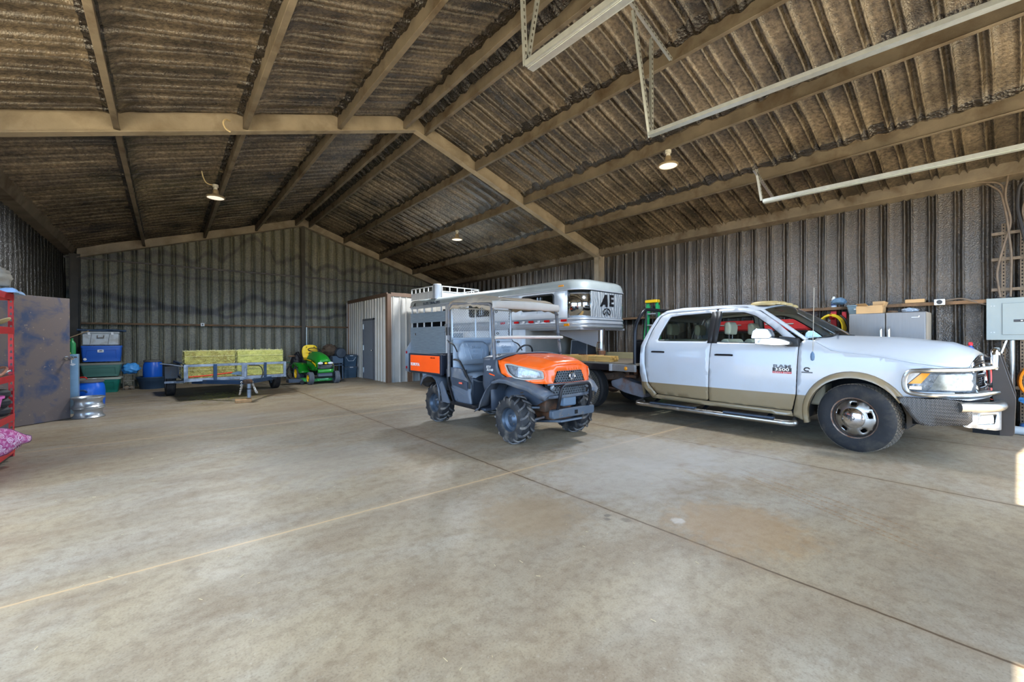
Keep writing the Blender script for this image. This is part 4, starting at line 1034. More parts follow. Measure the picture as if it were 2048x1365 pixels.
# canvas roof with folds on the near side
def canop(u, v):
    k = -1+2*v; a = abs(k); y = .375+1.20*u
    crown = 1.925+.115*min(1, u*2.2)**.7*(1-.25*max(0, u-.6))
    drop = .10*max(0, a-.74)/.26+.08*max(0, (a-.9)/.1)
    x = k*.66 if a < .93 else k/a*(.66*.93+.025*(a-.93)/.07)
    fold = .016*sin(u*34+3*k+5*noise.noise(V((u*3, k*2, 0))))*max(0, a-.35)*(1 if u > .12 else u/.12)
    sag = .02*sin(u*pi)*(1-a)
    return (x, y, crown-drop-sag+fold)
MB().grid(canop, 44, 40).build('canvas_roof', CANV, UTV, smooth=80, solid=.008)
MB().grid(lambda u, v: ((-1+2*v)*(.655), .372-.012*sin(pi*u)-.02*(1-(2*v-1)**4), 1.80+.10*u+.02*(1-(2*v-1)**2)*u), 4, 18).build('roof_front_flap', mat('flap_gray', (160, 158, 154), .9, 0, .1, 4), UTV, smooth=60, solid=.006)
# load bed
BEDD = mat('bed_steel', (36, 42, 54), .5, .3, .15, 5)
b = MB().box((0, 2.23, .83), (1.36, 1.12, .03)).box((0, 1.68, .97), (1.36, .03, .30)).box((0, 2.80, .97), (1.36, .03, .28))
b.build('load_bed', BEDD, UTV, bevel=.004)
MB().box((0, 2.0, .62), (.7, .9, .3)).build('engine', UNDER, UTV, bevel=.03)
MB().cyl((-.5, 1.98, .315), (.5, 1.98, .315), .05, 10).build('rear_axle', UNDER, UTV)
# mud tyres with chevron lugs
def mud_tyre(x, y, s, w_):
    R0 = .315; h = w_/2
    t_ = thing('wheel', None, None); t_.parent = UTV; t_.location = (x, y, R0)
    pr = [(.155, -h*.8), (.17, -h*.92), (.24, -h), (.282, -h*.88), (.292, -h*.5), (.293, 0), (.292, h*.5), (.282, h*.88), (.24, h), (.17, h*.92), (.155, h*.8)]
    b = MB().lathe(pr, (0, 0, 0), 'x', 48)
    b.build('mud_tyre', LUG, t_, smooth=30)
    N = 15; b = MB()
    for k in range(N):
        for sg in (-1, 1):
            a0 = 2*pi*(k+(0 if sg > 0 else .5))/N
            P = []
            for q, (fx, da, rad) in enumerate(((.02, 0, .306), (.38, .13, .308), (.72, .20, .303), (.97, .235, .283), (1.03, .25, .258))):
                a = a0+da; x_ = sg*h*fx
                P.append((x_, a, rad))
            rings = []
            for x_, a, rad in P:
                wd = .052
                ring = []
                for da, dr in ((-wd, 0), (-wd*.8, .016), (wd*.8, .016), (wd, 0)):
                    r_ = rad+dr-.006; ring.append((x_, r_*cos(a+da), r_*sin(a+da)))
                rings.append(ring)
            b.ring(rings)
    b.build('tyre_lugs', mat('worn_lugs', (66, 66, 69), .6, 0, .2, 14, dirt=(132, 124, 114), ds=9, dr=(.45, .7)), t_, smooth=30)
    MB().lathe([(.16, s*h*.8), (.152, s*h*.72), (.14, s*h*.45), (.10, s*h*.30), (.085, s*h*.34), (.05, s*h*.62), (.03, s*h*.66), (.002, s*h*.66)], (0, 0, 0), 'x', 36).lathe([(.16, -s*h*.8), (.145, -s*h*.6), (.14, s*h*.45)], (0, 0, 0), 'x', 36).build('rim', mat('rim_slate', (66, 78, 92), .4, .5, .1, 8), t_, smooth=40)
    for k in range(4):
        a = R(90*k+45); MB().cyl((s*h*.34, .065*cos(a), .065*sin(a)), (s*h*.5, .065*cos(a), .065*sin(a)), .012, 6).build('lug_nut', DULLCHR, t_)
for s in (-1, 1): mud_tyre(s*.565, 0, s, .235); mud_tyre(s*.55, 1.98, s, .255)
# markings
text('KUBOTA', 'side_lettering', WHT, UTV, .072, (-.716, 2.56, .935), FACE_LEFT, .003, sx=1.12, off=.0012)
text('DIESEL 4WD', 'side_small_lettering', mat('brown_print', (120, 40, 10), .6), UTV, .028, (-.716, 1.93, 1.065), FACE_LEFT, .002)
text('RTV', 'model_lettering', WHT, UTV, .05, (-.656, .46, .985), FACE_LEFT, .002, sx=1.1, shear=.2)
text('X1140', 'model_lettering', WHT, UTV, .05, (-.656, .43, .945), FACE_LEFT, .002, sx=1.1, shear=.2)
MB().bar((-.657, .44, .895), (-.655, .32, .875), .004, .014).build('orange_flash', ORNG2, UTV)
MB().box((-.652, 1.18, .705), (.006, .09, .025)).build('warning_label', mat('label_red', (214, 96, 76), .6), UTV)
# ---------------------------------------------------------------- gooseneck livestock trailer
TLR = thing('livestock_trailer', 'white and aluminium gooseneck livestock trailer with slatted rear side and roof rack', 'trailer', (6.5, 5.65, 0), .063)
TWH = mat('trailer_white', (222, 226, 230), .35, 0, .03, 3, coat=.3)
TCAP = mat('trailer_cap', (160, 168, 168), .42, .2, .1, 3)
TALU = mat('brushed_slat', (140, 156, 170), .45, .25, .18, 3, .12, 40, .002, aniso=(.3, 1, 14))
POL = mat('polished_steel', (205, 210, 214), .10, 1, .05, 4)
W_ = 1.75; TL = 6.8; RN = .34
def outline(y0, r, n=8, x0=0, x1=W_):
    """plan outline: near rear corner, along the near side, round the nose, back along the far side"""
    P = [(x0, TL), (x0, 5.6), (x0, 4.85), (x0, 3.9), (x0, 2.8), (x0, 1.6), (x0, y0+r)]
    P += [(x0+r-r*cos(R(90*k/n)), y0+r-r*sin(R(90*k/n))) for k in range(1, n+1)]
    P += [(x1-r+r*sin(R(90*k/n)), y0+r-r*cos(R(90*k/n))) for k in range(n+1)]
    P += [(x1, 1.6), (x1, 3.9), (x1, TL)]
    return P
def band(name, m, z0, z1, off=0, sel=None, bulge=0, parent=TLR, **k):
    P = outline(-off, RN+off, x0=-off, x1=W_+off); rows = 5 if bulge else 1
    if sel: P = [p for p in P if sel(p)]
    b = MB().grid(lambda u, v: (0, 0, 0), 1, 1); b.v = []; b.f = []
    cx, cy = W_/2, 2.0
    for i in range(rows+1):
        z = z0+(z1-z0)*i/rows; o = bulge*(1-(i/rows)**2)**.5-bulge if bulge else 0
        for x, y in P:
            dx = 1 if x < .5 else (-1 if x > W_-.5 else 0); dy = 1 if y < .4 else 0
            b.v.append((x-o*dx*(1 if not dy else .8), y-o*dy*(.9), z))
    n = len(P)
    b.f = [(i*n+j, i*n+j+1, (i+1)*n+j+1, (i+1)*n+j) for i in range(rows) for j in range(n-1)]
    return b.build(name, m, parent, smooth=50, solid=.02, **k)
# walls
band('lower_band', ALU, 1.60, 1.82, .012, lambda p: p[1] < 4.9 or p[0] > 1)
for z in (1.64, 1.71, 1.79): 
    P = outline(-.03, RN+.03, x0=-.03, x1=W_+.03); MB().tube([(x, y, z) for x, y in P if y < 4.9], .010, 6).build('band_rib', ALU, TLR)
win = rrect(.73, 2.02, 1.70, 2.345, .06); win2 = rrect(2.86, 1.98, 3.70, 2.34, .06)
MB().panel([(.345, 1.82), (4.84, 1.82), (4.84, 2.40), (.345, 2.42)], lambda y, z: (0, y, z), [win, win2], step=.3).build('side_panel', TWH, TLR, solid=.02)
for w_ in (win, win2):
    f = MB().tube([(-.012, y, z) for y, z in w_], .02, 6, closed=True).build('window_frame', mat('window_rubber', (52, 52, 54), .5), TLR)
    MB().panel(w_, lambda y, z: (.02, y, z), step=.3).build('window_pane', DGLASS, f)
    c = sum(p[0] for p in w_)/len(w_)
    MB().box((-.004, c, w_[0][1]-.16), (.014, .02, .36)).box((-.002, c-.09, w_[0][1]-.16), (.01, .012, .36)).build('window_mullion', ALU, f)
MB().panel([(1.6, .42), (4.84, .42), (4.84, 1.60), (1.6, 1.60)], lambda y, z: (0, y, z), [rrect(4.0, .9, 4.72, 1.55, .02)], step=.3).build('lower_side_panel', TWH, TLR, solid=.02)
MB().panel(rrect(4.0, .9, 4.72, 1.55, .02), lambda y, z: (.012, y, z), step=.3).build('lower_door', TALU, TLR)
MB().panel([(W_, y) for y in ()] or [(1.6, .42), (6.8, .42), (6.8, 2.4), (.35, 2.4), (.35, 1.6), (1.6, 1.6)], lambda y, z: (W_, y, z), step=.5).build('far_side_panel', TWH, TLR, solid=.02)
# slatted rear half: solid below, slats with two rows of openings
def slat(z0, z1): return MB().box((0, 5.83, (z0+z1)/2), (.03, 1.94, z1-z0))
for z0, z1 in ((.42, 1.765), (1.905, 2.205)): slat(z0, z1).build('side_slat', TALU, TLR)
slat(2.345, 2.40).build('side_slat', ALU, TLR)
for y in (4.86, 5.12, 5.62, 6.06, 6.46, 6.78):
    MB().box((.035, y, 1.4), (.03, .05, 1.96)).build('side_post', mat('post_white', (214, 218, 222), .4), TLR, bevel=.004)
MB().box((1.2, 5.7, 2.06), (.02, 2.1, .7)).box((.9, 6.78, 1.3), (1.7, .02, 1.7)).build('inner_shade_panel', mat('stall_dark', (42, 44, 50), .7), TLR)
MB().lathe([(.035, 0), (.04, -.012), (.02, -.02), (.004, -.022)], (-.01, 6.5, 1.55), 'x', 16).build('gate_latch', CHROME, TLR)
# cap with rounded edge and roof
band('roof_cap', TCAP, 2.40, 2.62, .015, bulge=.10)
b = MB(); P = outline(.07, RN-.05, x0=.07, x1=W_-.07); b.add([(x, y, 2.622) for x, y in P], [tuple(range(len(P)))]); b.build('roof_skin', TCAP, TLR, smooth=0)
band('cap_gutter', ALU, 2.395, 2.425, .03)
# nose: polished corner wrap and stainless front with the maker's mark
band('nose_wrap', POL, 1.82, 2.40, .006, lambda p: p[1] < .42)
def swirl():
    m = bpy.data.materials.new('engine_turned_steel'); m.use_nodes = True; t = NT(m); b = t.n['Principled BSDF']; co = t.coord()
    n = t.noise(co, 2.2, 3, .5, 2.5)
    w = t.new('ShaderNodeTexWave'); w.inputs['Scale'].default_value = 3.5; w.inputs['Distortion'].default_value = 9; w.inputs['Detail'].default_value = 2; t.link(co, w.inputs['Vector'])
    t.link(t.ramp(w.outputs['Color'], [(.2, lin((150, 158, 164))), (.8, lin((224, 230, 234)))]), b.inputs['Base Color'])
    b.inputs['Metallic'].default_value = .6; t.link(t.ramp(w.outputs['Color'], [(0, .42), (1, .2)]), b.inputs['Roughness']); return m
MB().box((W_/2+.02, -.016, 2.11), (W_-2*RN+.10, .012, .54)).build('nose_plate', swirl(), TLR)
mk = mat('mark_black', (14, 14, 18), .4)
text('E', 'nose_lettering', mk, TLR, .34, (1.05, -.03, 2.20), FACE_FRONT, .003, off=.012)
b = MB().prism([(.62, 2.07), (.80, 2.33), (.88, 2.33), (.90, 2.07), (.82, 2.07), (.815, 2.12), (.735, 2.12), (.70, 2.07)], 'y', -.034, -.026)
b.build('nose_mark', mk, TLR, smooth=0)
b = MB()
for k, sg in enumerate((-1, 1)):
    b.tube([(.87+sg*.02, -.03, 2.03), (.87+sg*.12, -.03, 2.0), (.87+sg*.14, -.03, 1.92), (.87+sg*.07, -.03, 1.90), (.87+sg*.04, -.03, 1.96)], .012, 6, bend=.04)
b.tube([(.87, -.03, 2.0), (.87, -.03, 1.87)], .012, 6); b.build('nose_scroll', mk, TLR)
b = MB()
for x in [W_*.22+.055*k for k in range(20)]: b.ball((x, -.026, 1.845), .007, 6)
b.build('rivets', ALU, TLR)
b = MB()
for z in [1.86+.09*k for k in range(6)]: b.ball((-.012, .36, z), .008, 6)
b.build('rivets', ALU, TLR)
# reflective tape and lamps
tp = [(.42+.24*k) for k in range(10)]
for k, y in enumerate(tp):
    MB().box((-.045, y, 1.765), (.004, .16 if k % 2 == 0 else .08, .05)).build('reflector_tape', REDL if k % 2 == 0 else WHT, TLR)
MB().box((-.045, .345, 1.67), (.016, .14, .05)).build('side_marker_lamp', AMBER, TLR, bevel=.006)
MB().box((-.035, .50, 2.50), (.016, .14, .035)).build('side_marker_lamp', AMBER, TLR, bevel=.006)
MB().box((-.02, 6.76, 2.42), (.03, .06, .04)).build('side_marker_lamp', REDL, TLR, bevel=.006)
tx = text('ELITE TRAILERS', 'cap_lettering', mat('print_navy', (36, 48, 66), .5), TLR, .10, (-.03, 5.55, 2.475), (pi/2-.0, 0, -pi/2), .003, sx=1.35, off=.002)
MB().prism([(6.62, 2.42), (6.50, 2.53), (6.46, 2.53), (6.46, 2.42), (6.50, 2.42), (6.50, 2.45), (6.56, 2.45), (6.58, 2.42)], 'x', -.036, -.03).build('cap_mark', mk, TLR, smooth=0)
# body front wall, neck gusset, coupler
MB().panel([(.0, 1.60), (W_, 1.60), (W_-.12, .95), (W_-.25, .45), (0, .45)], lambda x, z: (x, 1.6, z), step=.3).build('body_front_wall', mat('wall_tan', (176, 170, 160), .5, 0, .08), TLR, solid=.02)
MB().box((W_/2, .8, 1.59), (W_-.1, 1.5, .04)).build('nose_floor', ALU, TLR)
for x in (.82, .92):
    MB().prism([(.15, 1.575), (1.55, 1.575), (.24, 1.20), (.15, 1.20)], 'x', x-.006, x+.006).build('neck_gusset', mat('gusset_gray', (172, 172, 174), .45, .2), TLR)
MB().cyl((.87, .11, .96), (.87, .11, 1.60), .075, 20).build('coupler_tube', DULLCHR, TLR)
b = MB().cyl((.87, .11, .93), (.87, .11, 1.12), .088, 20); b.build('coupler_sleeve', UNDER, TLR)
for z in (1.15, 1.30): MB().cyl((.80, .11, z), (.68, .08, z), .014, 8).build('coupler_bolt', UNDER, TLR)
def chain(name, p, q, sag, m, par, n=16, r=.006, w_=.013):
    p = V(p); q = V(q); b = MB()
    for k in range(n):
        t0 = (k+.5)/n; c = p.lerp(q, t0)-V((0, 0, sag*4*t0*(1-t0)))
        t1 = t0+.01; d = (p.lerp(q, t1)-V((0, 0, sag*4*t1*(1-t1)))-c).normalized()
        a, e = frame_of(d); L = (q-p).length/n*.62
        s_ = a if k % 2 else e
        b.tube([c+d*L*cos(t)+s_*w_*sin(t) for t in [2*pi*j/10 for j in range(10)]], r, 5, closed=True)
    return b.build(name, m, par)
chain('safety_chain', (.78, .16, 1.28), (.74, .14, .96), .02, mat('rusty_chain', (122, 104, 74), .6, .5, .3, 20), TLR, 10)
# hay rack on the roof
RK = mat('rack_white', (214, 216, 216), .4, .2)
for (p, q) in (((.02, 6.78), (.02, 5.55)), ((.22, 5.35), (1.62, 5.35)), ((1.74, 5.5), (1.74, 6.78))):
    p = V((p[0], p[1], 0)); q = V((q[0], q[1], 0))
    MB().bar(p+V((0, 0, 2.72)), q+V((0, 0, 2.72)), .015, .18).build('rack_panel', RK, TLR)
    b = MB()
    for z in (2.83, 2.985): b.bar(p+V((0, 0, z)), q+V((0, 0, z)), .03, .025)
    n = max(3, round((q-p).length/.26))
    for k in range(n+1):
        c = p.lerp(q, k/n); b.bar(c+V((0, 0, 2.62)), c+V((0, 0, 2.98)), .025, .025, (1, 0, 0))
    b.build('rack_rail', RK, TLR)
b = MB().lathe([(.125, 2.60), (.125, 3.03), (.115, 3.04), (.002, 3.04)], (.12, 5.45, 0), 'z', 28)
b.build('rack_corner_drum', ALU, TLR, smooth=40)
# wheels, fender, rear
for s, x in ((-1, -.21), (1, W_+.21)):
    for y in (4.62, 5.42):
        tyre('tyre', TLR, (x, y, .37), .37, .2, .2)
        MB().lathe([(.20, -.09), (.20, .09), (.06, .05), (.002, .05)], (x, y, .37), 'x', 24).build('wheel_rim', ALU, TLR)
    P = [(4.12, .62), (4.3, .80), (4.62, .86), (5.42, .86), (5.74, .80), (5.98, .52), (6.04, .40)]
    MB().add([(x+e, y, z) for y, z in P for e in (-.17, .17)], [(2*i, 2*i+1, 2*i+3, 2*i+2) for i in range(len(P)-1)]).build('fender', ALU, TLR, smooth=60, solid=.012)
    MB().prism([(4.62, .84), (5.42, .84), (5.22, .50), (5.10, .20), (4.94, .20), (4.82, .50)], 'x', x+s*.16, x+s*.175).build('fender_skirt', mat('fender_gray', (150, 152, 156), .45, .3), TLR)
MB().box((W_/2, 4.2, .38), (W_, 5.2, .1)).build('floor_frame', UNDER, TLR)
MB().prism([(-.20, 1.02), (-.02, 1.30), (-.02, .32), (-.20, .40)], 'y', 6.80, 6.83).build('tail_panel', ALU, TLR)
for z in (.5, .98): MB().box((-.17, 6.79, z), (.04, .03, .08)).build('tail_lamp', REDL, TLR, bevel=.005)

# ---------------------------------------------------------------- loads on the truck bed
WOODY = mat('yellow_lath', (206, 164, 92), .65, 0, .2, 9, .2, 50, aniso=(1, .1, 1), dirt=(172, 122, 60), ds=5)
BUND = thing('lath_bundle', 'bundle of yellow wooden laths strapped together on the near edge of the truck bed', 'wood bundle', (6.56, 4.86, .935))
b = MB()
for i in range(4):
    for j in range(3):
        b.box((-.12+.066*i+.004*random.random(), 1.0+.03*random.random(), .022+.036*j), (.058, 2.0, .032))
for k in range(1): pass
b.build('laths', WOODY, BUND, smooth=0)
for y in (.36, 1.02, 1.7):
    MB().tube([(-.155, y, 0), (.11, y, 0), (.11, y, .118), (-.155, y, .118)], .005, 6, closed=True).build('strap', mat('strap_pale', (222, 198, 140), .6), BUND)
MB().box((-.02, .62, .062), (.285, .16, .118)).build('band_wrap', mat('band_tan', (196, 148, 84), .7, 0, .2, 12), BUND)
LUMB = mat('weathered_lumber', (158, 146, 108), .8, 0, .2, 6, .3, 40, aniso=(1, .12, 1))
o = MB().box((8.02, 5.5, 1.0), (.09, 2.3, .14)).build('timber_beam', LUMB, bevel=.006)
tag(o, 'long weathered square timber lying across the far side of the truck bed', 'timber')
CRT = thing('tool_crate', 'dark gray upright box with pale edge standing on the truck bed under the trailer nose', 'box', (7.62, 6.55, .935))
MB().box((0, 0, .25), (.34, .50, .32), taper=(.86, .94)).build('box_body', mat('charcoal_box', (70, 74, 80), .55, 0, .12, 8), CRT, bevel=.012)
MB().tube([(-.175, -.25, .08), (-.15, -.235, .41), (-.15, .235, .41), (-.175, .25, .08)], .011, 6).build('box_edge', mat('pale_edge', (176, 174, 170), .5), CRT)
b = MB()
for k in range(9): b.box((-.165, -.23+.058*k, .05), (.02, .036, .09))
b.box((0, 0, .05), (.30, .52, .085)).build('slotted_base', mat('brick_red', (142, 78, 60), .7, 0, .12), CRT)
# ---------------------------------------------------------------- storeroom
SRW = mat('white_ribbed_sheet', (196, 192, 184), .42, .1, .06, 3); TRIMB = mat('brown_trim', (108, 84, 66), .5, 0, .1)
SX, SY, SH = 5.5, 12.84, 2.84
def sheet(a, b, hole=None):
    """ribbed sheet along s with raised 9 inch ribs; returns profile list (s, out)"""
    P = []; s = a
    while s < b:
        for ds, h in ((0, 0), (.11, 0), (.135, .03), (.165, .03), (.19, 0)):
            if s+ds < b: P.append((s+ds, h))
        s += .229
    return P+[(b, 0)]
def sheetwall(name, axis, a, b, fix, sgn, z0, z1):
    P = sheet(a, b); m = MB(); n = len(P); vs = []
    for z in (z0, z1): vs += [((s, fix+sgn*h, z) if axis == 'x' else (fix+sgn*h, s, z)) for s, h in P]
    m.add(vs, [(i, i+1, n+i+1, n+i) for i in range(n-1)])
    return m.build(name, SRW, smooth=0, kind='structure')
D0, D1 = 14.02, 15.05
sheetwall('wall_storeroom_left', 'y', SY, D0, SX, -1, 0, SH); sheetwall('wall_storeroom_left', 'y', D1, YB-.05, SX, -1, 0, SH)
sheetwall('wall_storeroom_left', 'y', D0, D1, SX, -1, 2.12, SH); sheetwall('wall_storeroom_front', 'x', SX, XR-.2, SY, -1, 0, SH)
b = MB().box(((SX+XR)/2, (SY+YB)/2+.1, SH+.03), (XR-SX-.1, YB-SY-.2, .04)).build('ceiling_storeroom', TRIMB, kind='structure', smooth=0)
MB().box((SX-.02, SY-.02, SH/2), (.13, .13, SH)).box((SX-.025, (SY+YB)/2-.1, SH+.0), (.05, YB-SY-.3, .12)).box(((SX+XR)/2-.1, SY-.025, SH), (XR-SX-.3, .05, .12)).build('trim_1', TRIMB, kind='structure', smooth=0)
MB().box((SX-.02, YB-.3, SH/2), (.05, .05, SH)).build('trim_2', mat('rust_trim', (150, 104, 62), .7, 0, .25, 12), kind='structure', smooth=0)
DR = thing('door_1', 'plain gray steel door in the side of the ribbed storeroom', 'door', (SX, (D0+D1)/2, 0)); DR['kind'] = 'structure'
MB().box((.0, 0, 1.04), (.05, .93, 2.06)).build('door_leaf', mat('door_gray', (126, 132, 142), .45, 0, .05), DR, bevel=.003)
b = MB()
for y in (-.49, .49): b.box((-.005, y, 1.06), (.09, .05, 2.12))
b.box((-.005, 0, 2.10), (.09, 1.03, .05)).build('door_frame', mat('frame_gray', (96, 98, 104), .5), DR)
for z in (.3, 1.1, 1.85): MB().cyl((-.035, .465, z-.09), (-.035, .465, z+.09), .022, 10).build('hinge', GALV, DR)
MB().cyl((-.03, -.40, 1.02), (-.08, -.40, 1.02), .016, 10).cyl((-.075, -.40, 1.02), (-.075, -.28, 1.02), .011, 8).build('door_handle', CHROME, DR)

def tote(name, label, cat, loc, w, d, h, m, lidm, rz=0, lid=.04, taper=.86, group=None, rib=True):
    t_ = thing(name, label, cat, loc, rz, group)
    b = MB(); n = 6
    def ring(z, k):
        return [(x, y, z) for x, y in rrect(-w/2*k, -d/2*k, w/2*k, d/2*k, .05*k, 4)]
    zs = [(0, taper), (.02, taper+.005), (h*.30, taper+(1-taper)*.3), (h*.32, taper+(1-taper)*.3+.012), (h*.86, .965), (h*.87, .985), (h-.001, .99)]
    b.ring([ring(z, k) for z, k in zs]).build('tote_body', m, t_, smooth=40)
    if rib:
        b = MB()
        P = [(-w*.36, h*.2), (-w*.34, h*.72), (w*.34, h*.72), (w*.36, h*.2)]
        b.tube([(x, -d/2*spline([(0, taper), (h, .985)], z)-.006, z) for x, z in P], .008, 5).build('front_rib', m, t_)
    if lid:
        L = MB().ring([[(x, y, z) for x, y in rrect(-w/2*k, -d/2*k, w/2*k, d/2*k, .05, 4)] for z, k in ((h-.02, 1.035), (h+lid*.4, 1.04), (h+lid*.5, 1.0), (h+lid, .97))])
        L.build('tote_lid', lidm, t_, smooth=40)
    return t_
BG = mat('blue_gray_plastic', (66, 88, 106), .45, 0, .1, 4); BG2 = mat('blue_gray_lid', (72, 84, 96), .5)
for z, l in ((0, 'lower blue gray lidded tote of the two beside the storeroom'), (.42, 'upper blue gray lidded tote stacked beside the storeroom, white handle outline')):
    t_ = tote('storage_tote', l, 'storage tote', (5.17, 15.75, z), .50, .60, .38, BG, BG2, lid=.04)
    MB().box((.02, -.305, .385), (.12, .02, .022)).build('lid_latch', WHT, t_)
    if z: MB().tube([(-.16, -.285, .33), (-.08, -.275, .20), (.10, -.275, .20), (.18, -.285, .33)], .011, 6).build('handle_outline', WHT, t_)

# ---------------------------------------------------------------- utility trailer with hay
UT = thing('utility_trailer', 'low open utility trailer with worn blue gray rails loaded with hay bales', 'trailer', (1.33, 11.9, 0), .055)
UTM = mat('worn_rail', (150, 160, 172), .5, .4, .15, 8, dirt=(70, 88, 112), ds=4, dr=(.45, .7))
UTD = mat('dark_blue_rail', (40, 66, 96), .5, .3, .15, 6, dirt=(90, 90, 88), ds=5)
for nm, z, h in (('front_top_rail', .80, .055), ('front_bottom_rail', .475, .07)):
    MB().box((0, 0, z), (2.06, .05, h)).build(nm, UTM, UT, bevel=.004)
for x, w_, m in ((-1.0, .075, UTM), (-.46, .07, UTD), (.12, .11, UTM), (.56, .06, UTD), (1.0, .06, UTM)):
    MB().box((x, -.012, .63), (w_, .055, .38)).build('rail_post', m, UT, bevel=.004)
for s in (-1, 1):
    b = MB()
    for z in (.80, .475): b.box((s*1.0, 1.5, z), (.05, 3.0, .05))
    for y in (1.0, 2.0, 3.0): b.box((s*1.0, y, .63), (.05, .05, .36))
    b.build('side_rail', UTD, UT, bevel=.004)
MB().box((0, 1.5, .475), (1.95, 3.0, .05)).build('deck', mat('deck_board', (112, 96, 74), .85, 0, .3, 6, .4, 30), UT)
for s in (-1, 1):
    MB().bar((s*.85, .25, .42), (s*.02, -.98, .44), .06, .09).build('tongue_beam', UTD, UT, bevel=.004)
    tyre('tyre', UT, (s*1.17, 1.70, .335), .335, .20, .19, ribs_=6)
    MB().lathe([(.19, -.09), (.19, .09), (.05, .06), (.002, .06)], (s*1.17, 1.70, .335), 'x', 24).build('wheel_rim', UTM, UT)
    P = [(1.25, .45), (1.26, .74), (1.34, .79), (2.06, .79), (2.14, .74), (2.15, .45)]
    MB().add([(s*1.17+e, y, z) for y, z in P for e in (-.125, .125)], [(2*i, 2*i+1, 2*i+3, 2*i+2) for i in range(5)]).build('fender', BLACKM, UT, smooth=0, solid=.008)
MB().box((-1.17, 1.24, .36), (.27, .03, .05)).box((-1.02, 1.2, .36), (.2, .04, .05)).build('fender_step', UTM, UT)
MB().cyl((-1.17, 1.70, .335), (1.17, 1.70, .335), .03, 10).build('axle', UNDER, UT)
MB().tube([(-1.04, 0, .79), (-1.25, .25, .83), (-1.42, .40, .85)], .014, 6).build('safety_bar', UTM, UT)
MB().tube([(.2, -.06, .77), (.45, -.08, .755), (.50, -.10, .60), (.42, -.3, .45), (.2, -.7, .42)], .013, 6, bend=.1).build('wiring', BLACK, UT)
b = MB().box((0, -1.02, .45), (.16, .22, .07)); b.box((0, -1.14, .48), (.10, .14, .07)).build('coupler', UNDER, UT, bevel=.012)
MB().box((-.02, -1.0, .53), (.26, .05, .05)).cyl((-.04, -1.0, .55), (-.04, -1.0, .74), .028, 12).build('coupler_latch', UTM, UT, bevel=.004)
b = MB().cyl((.03, -1.0, .10), (.03, -1.0, .46), .04, 14); b.build('jack_leg', UTM, UT)
MB().cyl((.03, -1.0, .28), (.03, -1.0, .30), .046, 14).build('jack_collar', GAP, UT)
ch = mat('bright_chain', (196, 190, 182), .35, .8, .2, 20)
for s in (-1, 1):
    chain('safety_chain', (s*.1-.02, -1.05, .47), (s*.17+.02, -1.0, .18), .05, ch, UT, 12, .007, .016)
    chain('safety_chain', (s*.17+.02, -1.0, .18), (s*.09+.02, -.9, .40), .0, ch, UT, 9, .007, .016)
o = MB().prism(rpoly([(-.16, -.1), (.15, -.12), (.17, .10), (-.14, .12)], .04), 'z', 0, .075).build('jack_block', mat('sandstone', (178, 140, 98), .9, 0, .2, 8, .5, 30), bevel=.015, loc=(1.30, 10.9, .0))
tag(o, 'tan wooden block on the concrete under the trailer tongue jack', 'block')
HAY = mat('green_hay', (200, 198, 112), .95, 0, .35, 16, .8, 60, .01, dirt=(166, 160, 84), ds=4, dr=(.4, .7))
HAY2 = mat('straw_blade', (216, 214, 142), .9, 0, .25, 3)
HAYB = mat('brown_hay', (172, 164, 90), .95, 0, .35, 16, .8, 60, .01, dirt=(136, 120, 62), ds=5, dr=(.4, .7))
def bale(label, loc, L, W, Hh, m, seed):
    rnd = random.Random(seed)
    t_ = thing('hay_bale', label, 'hay bale', loc, .055, 'hay bales on the utility trailer')
    b = MB()
    def face(fn, nu, nv):
        def g(u, v):
            p = V(fn(u, v)); c = V((0, 0, Hh/2)); d = (p-c).normalized()
            return p+d*(.012*noise.noise(p*9+V((seed, 0, 0)))+.008*noise.noise(p*30))
        b.grid(g, nu, nv)
    X, Y = L/2-.01, W/2-.01
    face(lambda u, v: (-X+2*X*u, -Y, .005+(Hh-.01)*v), 30, 9); face(lambda u, v: (-X+2*X*u, Y, .005+(Hh-.01)*v), 16, 6)
    face(lambda u, v: (-X+2*X*u, -Y+2*Y*v, Hh-.005), 30, 10); face(lambda u, v: (-X+2*X*u, -Y+2*Y*v, .005), 6, 4)
    for s in (-1, 1): face(lambda u, v: (s*X, -Y+2*Y*u, .005+(Hh-.01)*v), 10, 8)
    b.build('compressed_hay', m, t_, smooth=60)
    b = MB()
    for k in range(420):
        f = rnd.random()
        if f < .55: p = V((rnd.uniform(-X, X), -Y-.004, rnd.uniform(.01, Hh))); d = V((rnd.uniform(-1, 1), -.35*rnd.random(), rnd.uniform(-.5, .6)))
        elif f < .85: p = V((rnd.uniform(-X, X), rnd.uniform(-Y, Y), Hh+.002)); d = V((rnd.uniform(-1, 1), rnd.uniform(-1, 1), .5*rnd.random()))
        else: s = rnd.choice((-1, 1)); p = V((s*(X+.004), rnd.uniform(-Y, Y), rnd.uniform(.01, Hh))); d = V((s*.3*rnd.random(), rnd.uniform(-1, 1), rnd.uniform(-.5, .5)))
        d.normalize(); q = p+d*rnd.uniform(.03, .08)
        b.bar(p, q, .004, .002, (rnd.random(), rnd.random(), 1))
    o = b.build('straw', HAY2, t_, smooth=0, kind='stuff')
    b = MB()
    for y in (-.12, .12): b.tube([(-X-.015, y, .0+.01), (-X-.015, y, Hh+.01), (X+.015, y, Hh+.01), (X+.015, y, .01)], .003, 5)
    b.tube([(-X, -Y-.014, Hh*.62), (X, -Y-.014, Hh*.62)], .003, 5)
    b.build('twine', mat('twine', (214, 206, 170), .8), t_)
bale('left hay bale of the lower layer, brownish, low on the trailer deck', (.78, 12.38, .50), 1.02, .44, .305, HAYB, 1)
